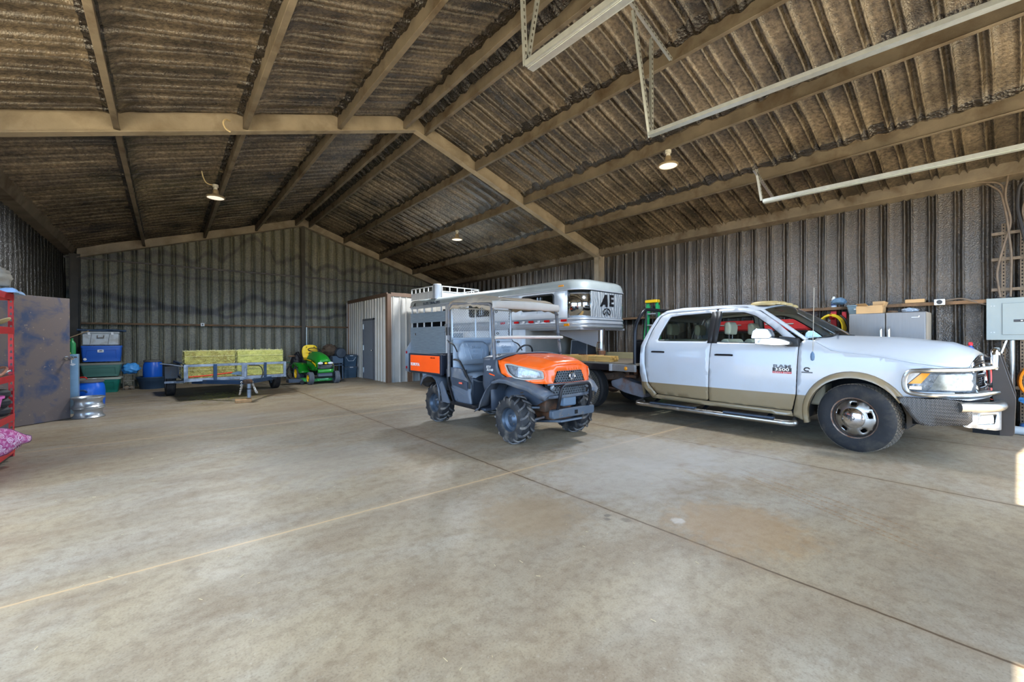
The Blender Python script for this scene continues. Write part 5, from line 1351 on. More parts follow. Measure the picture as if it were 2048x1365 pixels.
bale('right hay bale of the lower layer, pale green, behind the trailer rail', (1.86, 12.44, .50), 1.08, .44, .305, HAY, 2)
bale('left hay bale of the top layer, brown tinged, above the trailer rail', (.80, 12.42, .815), 1.0, .43, .30, HAYB, 3)
bale('right hay bale of the top layer, pale green, nearest the bicycle', (1.84, 12.46, .815), 1.02, .43, .30, HAY, 4)
t_ = thing('axe', 'red handled tool with gray blade lying behind the trailer front rail', 'tool', (.45, 12.03, .52), .055)
MB().tube([(-.06, 0, .015), (.3, .02, .03), (.78, .03, .075)], .016, 8).build('handle', mat('tool_red', (214, 66, 38), .5, 0, .1), t_)
MB().prism(rpoly([(.74, .05), (.90, .10), (1.06, .06), (1.04, .0), (.82, .02)], .02), 'y', .01, .05).build('blade', mat('tool_slate', (112, 132, 152), .45, .4), t_)
LIT = mat('loose_hay', (146, 140, 70), .95, 0, .3, 10)
def litter(name, label, n, spot, seed, L=(.02, .07), m=LIT, w_=.004):
    rnd = random.Random(seed); b = MB()
    for k in range(n):
        x, y = spot(rnd); a = rnd.uniform(0, pi); l = rnd.uniform(*L)
        b.bar((x, y, .003), (x+l*cos(a), y+l*sin(a), .003+rnd.random()*.004), w_, .002)
    o = b.build(name, m, smooth=0); tag(o, label, 'straw', kind='stuff'); return o
litter('fallen_hay', 'scattered green hay on the floor under the utility trailer', 900, lambda r: (1.1+r.gauss(0, .42), 12.3+r.gauss(0, .55)), 3)
litter('floor_straw', 'bits of straw strewn thinly over the concrete floor', 260, lambda r: (r.uniform(-1, 7.5), r.uniform(1.0, 9.5)), 5, (.008, .03), mat('pale_straw', (196, 176, 138), .9), .0022)

# ---------------------------------------------------------------- lawn tractor
LT = thing('lawn_tractor', 'green and yellow riding lawn tractor facing forward near the storeroom', 'lawn tractor', (3.81, 13.92, 0), .04)
GRN = mat('tractor_green', (28, 138, 40), .35, 0, .06, 3, coat=.4); YEL = mat('tractor_yellow', (244, 204, 20), .4, 0, .04, 3); GRND = mat('deck_green', (70, 176, 90), .45, 0, .15, 6, dirt=(40, 120, 52), ds=5)
GRT = mat('gray_tyre', (92, 98, 106), .75, 0, .15, 10, .2, 100)
HC = [(-.16, .70), (-.10, .79), (.1, .90), (.45, .97), (.80, 1.0), (.92, .97)]
def lth(u, v):
    k = -1+2*v; a = abs(k); y = -.16+1.08*u-(1-a*a)*.05*(1-u); z1 = spline(HC, -.16+1.08*u); z0 = z1-.20-.06*u
    return (k*(.235+.02*u), y, z0+(z1-z0)*(1-a**3.2))
MB().grid(lth, 18, 20).build('hood', GRN, LT, smooth=50, solid=.01)
for s in (-1, 1):
    MB().panel([(-.17, .50), (-.10, .42), (.30, .40), (.62, .45), (.92, .60), (.92, .72), (.3, .70), (-.17, .52)], lambda y, z: (s*.245, y, z), step=.12).build('hood_side', GRN, LT, solid=.012)
    MB().panel([(-.14, .55), (-.05, .64), (.4, .74), (.88, .765), (.88, .73), (.4, .69), (-.05, .56)], lambda y, z: (s*(.262+.002*y), y, z), step=.12).build('hood_stripe', YEL, LT, solid=.008)
    MB().ball((s*.15, -.185, .655), (.085, .04, .042), 14).build('headlight', mat('mower_lamp', (206, 212, 216), .25, .1), LT)
    tyre('front_tyre', LT, (s*.39, 0, .195), .195, .16, .105, GRT, ribs_=5)
    MB().lathe([(.108, -s*-.075), (.10, s*.05), (.04, s*.04), (.035, s*.085), (.002, s*.09)], (s*.39, 0, .195), 'x', 24).build('front_rim', YEL, LT)
    tyre('rear_tyre', LT, (s*.38, 1.24, .28), .28, .24, .15, GRT, ribs_=5)
    MB().lathe([(.152, s*.11), (.14, s*.06), (.06, s*.05), (.05, s*.09), (.002, s*.09)], (s*.38, 1.24, .28), 'x', 24).build('rear_rim', YEL, LT)
    P = [(.62, .34), (.78, .40), (.92, .54), (1.0, .60), (1.45, .62), (1.58, .56), (1.62, .44)]
    MB().add([(s*e, y, z) for y, z in P for e in (.22, .50)], [(2*i, 2*i+1, 2*i+3, 2*i+2) for i in range(len(P)-1)]).build('rear_fender', GRN, LT, smooth=60, solid=.03)
    MB().panel([(.62, .33), (.80, .30), (.95, .42), (1.0, .60), (1.45, .62), (1.2, .50), (.98, .50)], lambda y, z: (s*.50, y, z), step=.1).build('fender_side', GRN, LT, solid=.02)
MB().panel([(-.22, .46), (.22, .46), (.225, .62), (-.225, .62)], lambda x, z: (x, -.20+.8*abs(x)**2.5, z), step=.08).build('front_grille', mat('grille_dark', (22, 30, 34), .4, 0, .3, 40), LT, solid=.01)
b = MB()
for z in (.50, .54, .58): b.tube([(-.15+.03*k, -.222+.8*abs(-.15+.03*k)**2.5, z) for k in range(11)], .004, 4)
b.build('grille_slats', mat('slat_gray', (120, 132, 136), .5), LT)
MB().panel([(-.23, .36), (.23, .36), (.235, .47), (-.235, .47)], lambda x, z: (x, -.215+.8*abs(x)**2.5, z), step=.08).build('front_skirt', GRN, LT, solid=.02)
MB().box((0, -.22, .655), (.075, .02, .06)).build('front_badge', YEL, LT, bevel=.006)
MB().box((0, -.12, .30), (.42, .12, .11)).build('front_axle_cover', mat('slate_axle', (82, 92, 104), .5), LT, bevel=.01)
MB().cyl((-.33, 0, .2), (.33, 0, .2), .025, 10).box((0, .5, .32), (.30, 1.3, .12)).build('chassis', DARKU, LT)
MB().ring([[(x, .42+y*1.0, z) for x, y in rpoly([(-.56, -.12), (-.30, -.28), (.30, -.28), (.56, -.12), (.56, .30), (-.56, .30)], .12)] for z in (.07, .17)]).build('mower_deck', GRND, LT, bevel=.02)
MB().box((.05, .12, .15), (.26, .06, .07)).box((-.3, .13, .16), (.2, .05, .06)).build('deck_brackets', mat('pale_green', (120, 200, 140), .5), LT, bevel=.006)
MB().prism([(-.56, .20), (-.92, .34), (-.92, .62), (-.56, .66)], 'z', .06, .17).build('discharge_chute', mat('chute_slate', (64, 76, 92), .5), LT, bevel=.01)
MB().cyl((-.58, .16, .07), (-.58, .20, .07), .06, 14).build('gauge_wheel', BLACK, LT); MB().cyl((.56, .2, .07), (.60, .2, .07), .06, 14).build('gauge_wheel', BLACK, LT)
sb = rpoly([(-.23, .78), (.23, .78), (.26, 1.0), (.22, 1.16), (.12, 1.215), (-.12, 1.215), (-.22, 1.16), (-.26, 1.0)], .06)
MB().panel(sb, lambda x, z: (x, 1.36+.16*(z-.8)-.10*(1-abs(x/.27)**3)*.6, z), step=.06).build('seat_back', YEL, LT, smooth=60, solid=.08, soff=1, bevel=.02)
MB().ring([[(x, y, z) for x, y in rrect(-.24, .90, .24, 1.36, .10)] for z in (.70, .77, .80)]).build('seat_cushion', YEL, LT, bevel=.03)
for x in (-.12, .12): MB().cyl((x, 1.337, 1.14), (x, 1.33, 1.14), .016, 10).build('seat_button', GAP, LT)
MB().tube([(.0+.18*cos(a), .93+.16*sin(a), 1.05+.06*sin(a)) for a in [2*pi*k/28 for k in range(28)]], .015, 8, closed=True).box((0, .93, 1.045), (.33, .05, .02)).build('steering_wheel', BLACK, LT)
MB().prism([(.90, .40), (.90, .98), (1.0, .95), (.98, .45)], 'x', -.16, .16).build('dash_console', DARKU, LT, bevel=.02)
MB().box((-.32, .72, .30), (.16, .42, .03)).build('foot_rest', DARKU, LT)

# ---------------------------------------------------------------- things along the back wall
BK = thing('bicycle', 'small green bicycle with brown saddle leaning between the hay and the lawn tractor', 'bicycle', (3.12, 15.7, 0))
BKG = mat('bike_green', (40, 110, 86), .4, 0, .2, 9)
for x, nm in ((.27, 'rear_wheel'), (-.42, 'front_wheel')):
    w_ = thing(nm, None, None); w_.parent = BK
    MB().tube([(x+.27*cos(a), 0, .29+.27*sin(a)) for a in [2*pi*k/36 for k in range(36)]], .02, 8, closed=True).build('bicycle_tyre', RUBBER, w_)
    b = MB()
    for k in range(12): b.cyl((x, 0, .29), (x+.26*cos(2*pi*k/12), 0, .29+.26*sin(2*pi*k/12)), .002, 4)
    b.build('spokes', CHROME, w_)
b = MB().tube([(.27, 0, .29), (-.02, 0, .30), (.10, 0, .62), (.27, 0, .29)], .012, 6).tube([(-.02, 0, .30), (-.30, 0, .66), (.10, 0, .62)], .014, 6)
b.tube([(-.42, 0, .29), (-.30, 0, .66), (-.27, 0, .82)], .014, 6).build('bike_frame', BKG, BK)
MB().cyl((.10, 0, .60), (.14, 0, .80), .012, 8).build('seat_post', CHROME, BK)
MB().ball((.16, 0, .83), (.13, .07, .03), 12).build('saddle', mat('saddle_brown', (146, 112, 84), .6, 0, .15), BK)
MB().tube([(-.20, -.20, .92), (-.29, -.12, .90), (-.29, .12, .90), (-.20, .20, .92)], .012, 6, bend=.05).build('handlebar', CHROME, BK)
MB().tube([(-.02+.07*cos(a), -.03, .30+.07*sin(a)) for a in [2*pi*k/16 for k in range(16)]], .008, 5, closed=True).cyl((-.02, -.03, .30), (-.02, -.12, .20), .01, 6).build('crank', CHROME, BK)
def lump(name, label, cat, loc, r, m, seed, amp=.25, s=2.5, squash=True):
    b = MB()
    def f(u, v):
        d = V((sin(pi*u)*cos(2*pi*v), sin(pi*u)*sin(2*pi*v), cos(pi*u)))
        k = 1+amp*noise.noise(d*s+V((seed, 0, 0)))+amp*.45*noise.noise(d*s*2.7+V((0, seed, 0)))
        return (d.x*r[0]*k, d.y*r[1]*k, max(0, r[2]+d.z*r[2]*k))
    o = b.grid(f, 22, 32, cv=True).build(name, m, smooth=70, loc=loc); return tag(o, label, cat)
BQ = thing('barrel_grill', 'blue gray cart grill with dark round drum behind the lawn tractor', 'grill', (4.60, 15.35, 0))
BQM = mat('grill_slate', (74, 92, 112), .5, .1, .12, 5)
MB().box((.02, 0, .69), (.36, .46, .26)).build('grill_cabinet', BQM, BQ, bevel=.012)
for x in (-.14, .18):
    for y in (-.2, .2): MB().box((x, y, .28), (.04, .04, .56)).build('leg', BQM, BQ)
MB().box((.02, 0, .5), (.36, .44, .03)).build('lower_shelf', BQM, BQ)
MB().lathe([(.002, -.30), (.16, -.28), (.18, -.25), (.18, .25), (.16, .28), (.002, .30)], (.12, 0, .92), 'y', 28).build('grill_drum', mat('drum_charcoal', (52, 60, 70), .5, 0, .1), BQ)
lump('brown_tarp', 'crumpled brown cloth heaped on the barrel grill', 'cloth', (4.45, 15.42, .822), (.25, .22, .19), mat('brown_cloth', (88, 72, 58), .9, 0, .3, 6, .4, 60), 3, .35)
lump('black_bag', 'black sack slumped behind the yellow seat of the lawn tractor', 'bag', (3.56, 16.3, 0), (.20, .2, .46), mat('black_sack', (34, 34, 40), .5, 0, .2, 8), 8, .2)
o = MB().cyl((3.95, 16.55, 0), (3.95, 16.55, 1.85), .018, 10).build('wall_conduit', GALV); tag(o, 'thin gray conduit pipe standing against the back wall behind the tractor', 'pipe')
# plastic drums
def drum(label, loc, r, h, band_=True, m=None):
    t_ = thing('plastic_barrel', label, 'barrel', loc)
    MB().lathe([(.002, 0), (r*.90, 0), (r*.96, .04), (r, h*.35), (r, h*.62), (r*.94, h*.82), (r*.84, h*.90), (r*.84, h*.93), (.002, h*.93)], (0, 0, 0), 'z', 40).build('barrel_body', m or mat('blue_plastic', (22, 92, 196), .32, 0, .08, 4, dirt=(70, 110, 160), ds=3, dr=(.6, .9)), t_, smooth=50)
    MB().lathe([(r*.87, h*.91), (r*.93, h*.93), (r*.93, h*.99), (r*.87, h), (.002, h)], (0, 0, 0), 'z', 40).build('barrel_lid', mat('lid_slate', (96, 96, 96), .6, .1, .2, 8, dirt=(128, 108, 88)), t_, smooth=40)
    return t_
d1 = drum('blue plastic barrel behind the stack of steel rims', (-1.22, 12.0, 0), .25, .58)
MB().tube([(-.14, -.215, .36), (-.12, -.265, .39), (-.02, -.275, .39), (0, -.25, .35)], .018, 8, bend=.03).build('barrel_handle', mat('handle_slate', (40, 70, 110), .5), d1)
TB = thing('rubber_tub', 'wide dark blue gray stock tub under the far blue barrel', 'tub', (-.30, 15.9, 0))
MB().lathe([(.002, .02), (.28, .02), (.29, 0), (.33, .20), (.34, .21), (.36, .30), (.375, .31), (.375, .345), (.35, .345), (.33, .22), (.002, .19)], (0, 0, 0), 'z', 44).build('tub_body', mat('tub_slate', (40, 62, 84), .55, 0, .12, 5), TB, smooth=40)
drum('blue plastic barrel standing in the dark tub at the back wall', (-.30, 15.9, .195), .225, .62)
# stack of totes on the left
TOT = [('storage_tote', 'dark green tote with pale lid at the bottom of the left stack', .0, .78, .40, (14, 108, 92), (168, 172, 158)),
       ('storage_tote', 'faded green tote, second from the bottom of the left stack', .43, .80, .36, (74, 116, 106), (126, 128, 116)),
       ('storage_tote', 'bright blue tote with small white label, third in the left stack', .825, .80, .45, (38, 92, 182), (30, 70, 150))]
for k, (nm, lb, z, w_, h, c1, c2) in enumerate(TOT):
    t_ = tote(nm, lb, 'storage tote', (-1.34+.01*k, 15.6, z), w_, .5, h-.03, mat('tote_%s' % 'abc'[k], c1, .4, 0, .06, 4), mat('tote_lid_%s' % 'abc'[k], c2, .55, 0, .1, 6), rz=.03*(k-1), lid=.03 if k < 2 else 0, taper=.84 if k != 2 else .90)
    if k == 0: 
        MB().box((-.05, -.252, .335), (.15, .012, .05)).build('paper_label', WHT, t_); MB().box((-.07, -.259, .335), (.04, .004, .03)).build('label_print', REDL, t_)
    if k == 2:
        MB().box((-.02, -.252, .28), (.115, .012, .07)).build('paper_label', WHT, t_); MB().prism([(-.06, .27), (-.04, .295), (.0, .30), (.03, .275)], 'y', -.262, -.259).build('label_print', mat('ink', (30, 36, 60), .6), t_)
        MB().lathe([(.034, 0), (.03, -.006), (.002, -.008)], (-.31, -.235, .07), 'y', 16).build('round_sticker', WHT, t_)
CHT = thing('trunk', 'pale gray latched plastic trunk on top of the left tote stack', 'trunk', (-1.33, 15.6, 1.262))
MB().box((0, 0, .15), (.69, .46, .30)).build('trunk_body', mat('trunk_white', (184, 190, 192), .5, 0, .08, 5, dirt=(140, 130, 116), ds=4), CHT, bevel=.02)
MB().box((0, 0, .325), (.72, .49, .05)).build('trunk_lid', mat('trunk_lid', (172, 176, 176), .5, 0, .1, 5, dirt=(132, 124, 110), ds=3), CHT, bevel=.012)
for x in (-.17, .17): MB().tube([(x-.03, -.235, .02), (x, -.235, .29)], .003, 4).build('trunk_seam', GAP, CHT)
MB().tube([(-.06, -.24, .25), (-.06, -.26, .19), (.06, -.26, .19), (.06, -.24, .25)], .011, 6).build('trunk_latch', mat('latch_brown', (104, 92, 76), .5), CHT)
for x in (-.22, .22): MB().box((x, -.235, .30), (.05, .025, .07)).build('trunk_clip', WHT, CHT, bevel=.004)
o = MB().tube([(-1.78, 15.45, 1.66), (-1.5, 15.5, 1.648), (-1.2, 15.55, 1.643), (-.85, 15.6, 1.64)], .03, 8).tube([(-1.6, 15.62, 1.66), (-1.2, 15.50, 1.67), (-.9, 15.52, 1.65)], .02, 8).build('blue_tarp', mat('tarp_blue', (42, 64, 88), .6, 0, .3, 9), smooth=60)
tag(o, 'rolled dark blue tarp lying on top of the pale trunk', 'tarp')
o = MB().bar((-1.95, 15.2, 1.42), (-1.55, 15.32, 1.63), .03, .02).build('wood_stick', mat('pale_stick', (150, 128, 98), .8)); tag(o, 'pale wooden stick leaning toward the pale trunk lid', 'stick')
WR = thing('wire_stand', 'small wire stand holding a bundle of light blue plastic', 'stand', (-.815, 15.9, 0))
b = MB()
for x in (-.11, .11):
    for y in (-.1, .1): b.cyl((x, y, 0), (x, y, .44), .009, 6)
for z in (.06, .25, .43): b.tube([(-.11, -.1, z), (.11, -.1, z), (.11, .1, z), (-.11, .1, z)], .008, 6, closed=True)
b.build('wire_frame', mat('wire_gray', (120, 116, 108), .5, .5), WR)
lump('plastic_bundle', 'light blue plastic bag bundle on the wire stand by the totes', 'bag', (-.78, 15.9, .442), (.20, .16, .15), mat('sky_plastic', (76, 158, 226), .35, 0, .15, 8), 4, .3)
for x, r, l in ((-.87, .06, 'left tan rock under the wire stand'), (-.745, .055, 'right tan rock under the wire stand')):
    lump('rock', l, 'rock', (x, 15.86, 0), (r, r, r*.95), mat('tan_rock', (136, 118, 98), .9, 0, .2, 12, .4, 40), int(x*100), .3)
GC = thing('fuel_can', 'red fuel can squeezed between the gray cabinet and green tote', 'fuel can', (-1.62, 14.9, 0))
MB().box((0, 0, .22), (.26, .2, .36)).build('can_body', mat('can_red', (206, 30, 22), .4), GC, bevel=.03)
MB().tube([(.12, 0, .37), (.2, 0, .41), (.25, 0, .40)], .018, 8).build('spout', WHT, GC)
MB().tube([(-.08, 0, .40), (-.06, 0, .46), (.06, 0, .46), (.08, 0, .40)], .014, 8, bend=.03).build('can_handle', mat('can_red', (206, 30, 22)), GC)
MB().box((0, 0, .02), (.24, .19, .04)).build('can_foot', BLACK, GC)
o = thing('steel_cabinet', 'narrow galvanised cabinet with small white emblem behind the open door', 'cabinet', (-1.40, 11.35, 0))
MB().box((0, 0, .56), (.24, .16, 1.12)).build('cabinet_shell', mat('galv_blue', (134, 160, 178), .4, .5, .15, 5), o, bevel=.006)
b = MB().tube([(.03, -.085, .95), (.03, -.085, 1.03), (.07, -.085, 1.03)], .007, 5).prism([(.0, .93), (.05, .95), (.09, .93), (.05, .90)], 'y', -.086, -.081); b.build('cabinet_emblem', WHT, o)
o = thing('green_bottle', 'green bottle with yellow hose standing on top of the galvanised cabinet', 'bottle', (-1.37, 11.35, 1.12))
MB().lathe([(.002, 0), (.05, 0), (.052, .02), (.052, .2), (.03, .24), (.018, .26), (.018, .30), (.002, .30)], (0, 0, 0), 'z', 20).build('bottle_body', mat('bottle_green', (30, 116, 62), .4), o, smooth=50)
MB().tube([(-.02, -.03, .27), (-.07, -.05, .2), (-.07, -.055, .08), (-.01, -.055, .01)], .009, 6, bend=.05).build('yellow_hose', mat('hose_yellow', (190, 170, 70), .5), o)
# two steel rims stacked flat
RIMM = mat('silver_rim', (190, 194, 198), .32, .85, .08, 6, dirt=(140, 122, 104), ds=4, dr=(.55, .85))
for z, lb in ((0, 'lower silver steel wheel rim lying flat beside the open door'), (.185, 'upper silver steel wheel rim stacked flat on another rim')):
    t_ = thing('wheel_rim', lb, 'wheel rim', (-1.08, 10.62, z), 0, 'steel rims by the door')
    MB().lathe([(.17, .06), (.185, .008), (.215, 0), (.222, .012), (.205, .03), (.187, .05), (.183, .10), (.19, .135), (.21, .155), (.222, .172), (.215, .185), (.195, .178), (.172, .13), (.165, .09)], (0, 0, 0), 'z', 48).build('rim_barrel', RIMM, t_, smooth=50)
    MB().lathe([(.17, .09), (.12, .11), (.06, .10), (.06, .085), (.12, .095), (.17, .075)], (0, 0, 0), 'z', 36).build('rim_disc', RIMM, t_, smooth=50)
# open side door
DX = thing('door_2', 'open dark steel walk door streaked with blue and rust', 'door', (-1.32, 10.63, 0)); DX['kind'] = 'structure'; DX.rotation_euler = (0, 0, math.atan2(10.63-9.78, -1.32+2.19))
def doorm():
    m = bpy.data.materials.new('stained_door'); m.use_nodes = True; t = NT(m); b = t.n['Principled BSDF']; co = t.coord()
    n = t.noise(co, 2.4, 6, .6, .4); c = t.mix(t.ramp(n, [(.50, 0), (.64, 1)]), lin((104, 92, 88)), lin((52, 66, 94)))
    c = t.mix(t.ramp(t.noise(co, 22, 4), [(.66, 0), (.72, .8)]), c, lin((150, 130, 110)))
    t.link(c, b.inputs['Base Color']); b.inputs['Roughness'].default_value = .45; return m
MB().box((-.61, 0, 1.06), (1.22, .045, 2.10)).build('door_leaf', doorm(), DX, bevel=.003)
MB().cyl((-.06, -.02, 1.07), (-.06, -.10, 1.07), .012, 10).lathe([(.002, -.15), (.03, -.145), (.034, -.12), (.016, -.10)], (-.06, 0, 1.07), 'y', 16).lathe([(.035, -.022), (.035, -.032), (.012, -.034)], (-.06, 0, 1.07), 'y', 16).build('door_knob', CHROME, DX)
MB().tube([(-.10, -.03, 1.07), (.05, -.04, 1.075), (.09, -.03, 1.075)], .014, 8).build('door_lever', CHROME, DX)
BD = MB().box((6.16, 12.70, .53), (.16, .03, 1.06)).build('plywood_board', mat('brown_board', (128, 96, 72), .8, 0, .2, 5, .3, 30), bevel=.004)
tag(BD, 'narrow brown board standing against the storeroom front beside the trailer', 'board')
# ---------------------------------------------------------------- red shelving at the left
RED = mat('shelf_red', (196, 40, 44), .45, .1, .1, 5)
RK_ = thing('shelving_rack', 'red boltless steel shelving rack with slotted posts at the left edge', 'shelf', (-1.40, 7.62, 0))
def slotpost(x, y, nx, name='post'):
    b = MB()
    hs = [[(-.022, .10+.075*k), (-.002, .10+.075*k), (-.006, .13+.075*k), (-.02, .13+.075*k)] for k in range(24)]
    b.panel([(-.045, 0), (.0, 0), (.0, 1.95), (-.045, 1.95)], lambda u, z: (x+nx*u*0-.0, y+u, z), hs, step=.5)
    b.panel([(0, 0), (.045, 0), (.045, 1.95), (0, 1.95)], lambda u, z: (x-u, y, z), [[(.012+a+.022, z_) for a, z_ in h] for h in hs], step=.5)
    return b.build(name, RED, RK_, smooth=0, solid=.004)
for x in (0, -.68): slotpost(x, 0, 1)
SHZ = [.085, .47, .93, 1.49, 1.885]
for x in (0, -.68):
    MB().box((x, -1.78, .975), (.04, .04, 1.95)).build('post', RED, RK_)
for z in SHZ:
    for x in (0.004, -.684): MB().box((x, -.9, z), (.012, 1.75, .075)).build('shelf_beam', RED, RK_, bevel=.002)
    MB().box((-.34, .004, z), (.66, .012, .075)).build('shelf_beam', RED, RK_, bevel=.002)
    MB().box((-.34, -.9, z+.03), (.66, 1.76, .014)).build('shelf_board', mat('shelf_board', (96, 78, 62), .8, 0, .2), RK_)
ZT = [z+.038 for z in SHZ]
def cloth(name, label, cat, loc, dx, dy, h, m, seed, rz=0):
    def f(u, v):
        e = min(u, 1-u, v, 1-v); k = min(1, e*7)**.5
        n_ = noise.noise(V((u*4+seed, v*4, 0)))
        return ((u-.5)*dx*(1+.1*n_), (v-.5)*dy*(1+.1*noise.noise(V((v*3, u*3, seed)))), h*k*(.8+.5*n_))
    o = MB().grid(f, 24, 24).build(name, m, smooth=70, loc=loc, rot=(0, 0, rz)); return tag(o, label, cat)
cloth('folded_cloth', 'light blue folded cloth on the top shelf of the red rack', 'cloth', (-1.52, 7.52, ZT[4]), .40, .42, .055, mat('cloth_blue', (150, 184, 224), .9, 0, .1, 6, .2, 90), 2)
lump('canvas_bag', 'gray and tan crumpled bag on the light blue cloth, top of the red rack', 'bag', (-1.56, 7.45, ZT[4]+.055), (.17, .22, .13), mat('bag_tan', (150, 144, 132), .9, 0, .25, 9, .3, 60), 6, .35)
HT = thing('straw_hat', 'cream straw hat with curved brim on the second shelf from the top', 'hat', (-1.58, 7.36, ZT[3]))
HM = mat('straw_cream', (206, 190, 142), .8, 0, .15, 30, .3, 120)
def brim(u, v):
    a = 2*pi*v; r = .095+.125*u
    return (r*.92*cos(a), r*1.15*sin(a), .02+.09*abs(cos(a))**2*u**1.5)
MB().grid(brim, 8, 36, cv=True).build('hat_brim', HM, HT, smooth=60, solid=.005)
MB().lathe([(.10, .02), (.10, .07), (.085, .12), (.05, .135), (.002, .12)], (0, 0, 0), 'z', 30).build('hat_crown', HM, HT, smooth=60)
o = MB().tube([(-1.50+.11*cos(a), 7.22+.24*sin(a), ZT[2]+.012+.085*max(0, sin(a+.6))) for a in [2*pi*k/26 for k in range(26)]], .014, 7, closed=True).build('leather_strap', mat('leather', (172, 112, 84), .6, 0, .15)); tag(o, 'brown leather strap loop on the middle shelf of the red rack', 'strap')
o = MB().tube([(-1.47, 7.3, ZT[2]+.01), (-1.44, 7.42, ZT[2]+.03), (-1.42, 7.55, ZT[2]+.05)], .010, 6).build('metal_rod', GALV); tag(o, 'thin gray metal rod beside the leather strap', 'rod')
PB = thing('pink_bucket', 'pink plastic bucket on the second shelf from the bottom of the red rack', 'bucket', (-1.52, 7.12, ZT[1]))
MB().lathe([(.002, 0), (.085, 0), (.125, .22), (.142, .225), (.144, .25), (.128, .25), (.092, .02), (.002, .02)], (0, 0, 0), 'z', 32).build('bucket_body', mat('pink_plastic', (232, 112, 184), .4), PB, smooth=40)
for k, z in enumerate((0, .10, .20)):
    o = MB().lathe([(.07, .0), (.13, .0), (.155, .03), (.155, .07), (.13, .095), (.07, .095), (.07, 0)], (-1.55, 7.45, ZT[1]+z), 'z', 30).build('small_tire', RUBBER)
    tag(o, ('bottom', 'middle', 'top')[k]+' black rubber tire of the three stacked behind the pink bucket', 'tire', 'small tires on the red rack')
def paisley():
    m = bpy.data.materials.new('paisley_quilt'); m.use_nodes = True; t = NT(m); b = t.n['Principled BSDF']; co = t.coord((1, 1, 1), 'UV')
    co = t.coord()
    v = t.new('ShaderNodeTexVoronoi'); v.inputs['Scale'].default_value = 13; t.link(co, v.inputs['Vector'])
    r = t.ramp(v.outputs['Distance'], [(0, lin((240, 220, 232))), (.10, lin((168, 60, 116))), (.18, lin((236, 206, 222))), (.24, lin((190, 84, 140))), (.36, lin((244, 228, 238))), (.42, lin((176, 70, 126))), (.55, lin((192, 90, 146)))], 'CONSTANT')
    t.link(t.mix(t.ramp(t.noise(co, 30, 2), [(.5, 0), (.56, .6)]), r, lin((226, 180, 206))), b.inputs['Base Color']); b.inputs['Roughness'].default_value = .9; return m
PD = thing('saddle_pad', 'purple and white paisley saddle pad draped off the bottom shelf', 'saddle pad', (-1.50, 7.45, 0))
def pad(u, v):
    x = -.30+.62*u; y = -.50+.62*v*(1-.35*u)
    return (x, y+.10*u, .46-.10*u-.20*u*u*(1-v)-.16*(1-v)**2+.015*sin(7*v))
def padp(u, v):
    a = V((.06, -.62, .10)).lerp(V((.0, -.62, .50)), v); e = V((.24, -.24, .20)).lerp(V((.30, -.27, .285)), v)
    p = a.lerp(e, u); k = sin(pi*v)
    return p+V((.07*k*(1-u*.6), -.05*k, .03*u*(1-u)*v+.012*sin(9*u+3*v)))
po = MB().grid(padp, 16, 14).build('pad_quilt', paisley(), PD, smooth=60, solid=.02)
MB().tube([padp(u, v) for u, v in [(k/12, 0) for k in range(13)]+[(1, k/12) for k in range(1, 13)]+[(1-k/12, 1) for k in range(1, 13)]], .012, 6).build('pad_binding', mat('binding_purple', (96, 60, 96), .8), PD)
HN = thing('tack_strap', 'black tack strap with steel snaps on the floor end of the red rack', 'strap', (-1.42, 7.3, ZT[0]))
MB().tube([(-.08, -.2, .03), (.02, -.1, .10), (.08, .05, .10), (.10, .15, .03), (.03, .0, .02), (-.06, -.15, .02)], .02, 8, bend=.05).build('strap_loop', mat('strap_black', (30, 32, 40), .6), HN)
for y in (-.02, .09): MB().tube([(.10+.012*cos(a), y, .045+.04*sin(a)) for a in [2*pi*k/12 for k in range(12)]], .006, 5, closed=True).build('snap', CHROME, HN)

# ---------------------------------------------------------------- right wall
FR = thing('refrigerator', 'stainless steel two-door refrigerator against the right wall', 'refrigerator', (9.2, 1.39, 0))
STN = mat('stainless', (126, 123, 121), .42, .5, .06, 3, .05, 90, .002, aniso=(1, 12, 1))
MB().box((.33, 0, .90), (.60, .96, 1.78)).build('cabinet_shell', mat('fridge_side', (186, 178, 166), .5, .1), FR, bevel=.01)
for y in (.242, -.242):
    dn = MB().box((.0, y, .93), (.06, .475, 1.72)).build('fridge_door', STN, FR, bevel=.012)
    s = 1 if y > 0 else -1
    MB().tube([(-.03, s*.05, 1.55), (-.075, s*.05, 1.52), (-.075, s*.05, .95), (-.03, s*.05, .92)], .017, 10, bend=.03).build('door_handle', mat('handle_steel', (206, 208, 212), .25, .8), dn)
MB().box((-.032, -.36, 1.70), (.004, .09, .008)).bar((-.033, -.40, 1.70), (-.033, -.405, 1.725), .004, .012).build('door_mark', WHT, FR)
MB().box((.02, 0, .035), (.04, .9, .07)).build('kick_plate', BLACK, FR)
CB = mat('cardboard', (196, 158, 112), .85, 0, .1, 5)
bx = thing('cardboard_box', 'open cardboard box on the left end of the refrigerator', 'box', (9.33, 1.60, 1.79))
b = MB(); w_, d_, h_ = .34, .28, .13
for x in (-d_/2, d_/2): b.box((x, 0, h_/2), (.006, w_, h_))
for y in (-w_/2, w_/2): b.box((0, y, h_/2), (d_, .006, h_))
b.box((0, 0, .004), (d_, w_, .006)); b.build('box_walls', CB, bx, smooth=0)
MB().bar((-.14, .08, .13), (-.20, .10, .165), .15, .005).build('box_flap', CB, bx); MB().box((0, -.19, .15), (.27, .005, .08), Matrix.Rotation(R(20), 3, 'X')).build('box_flap', CB, bx)
MB().box((.14, -.08, .17), (.005, .16, .09)).build('box_flap', CB, bx)
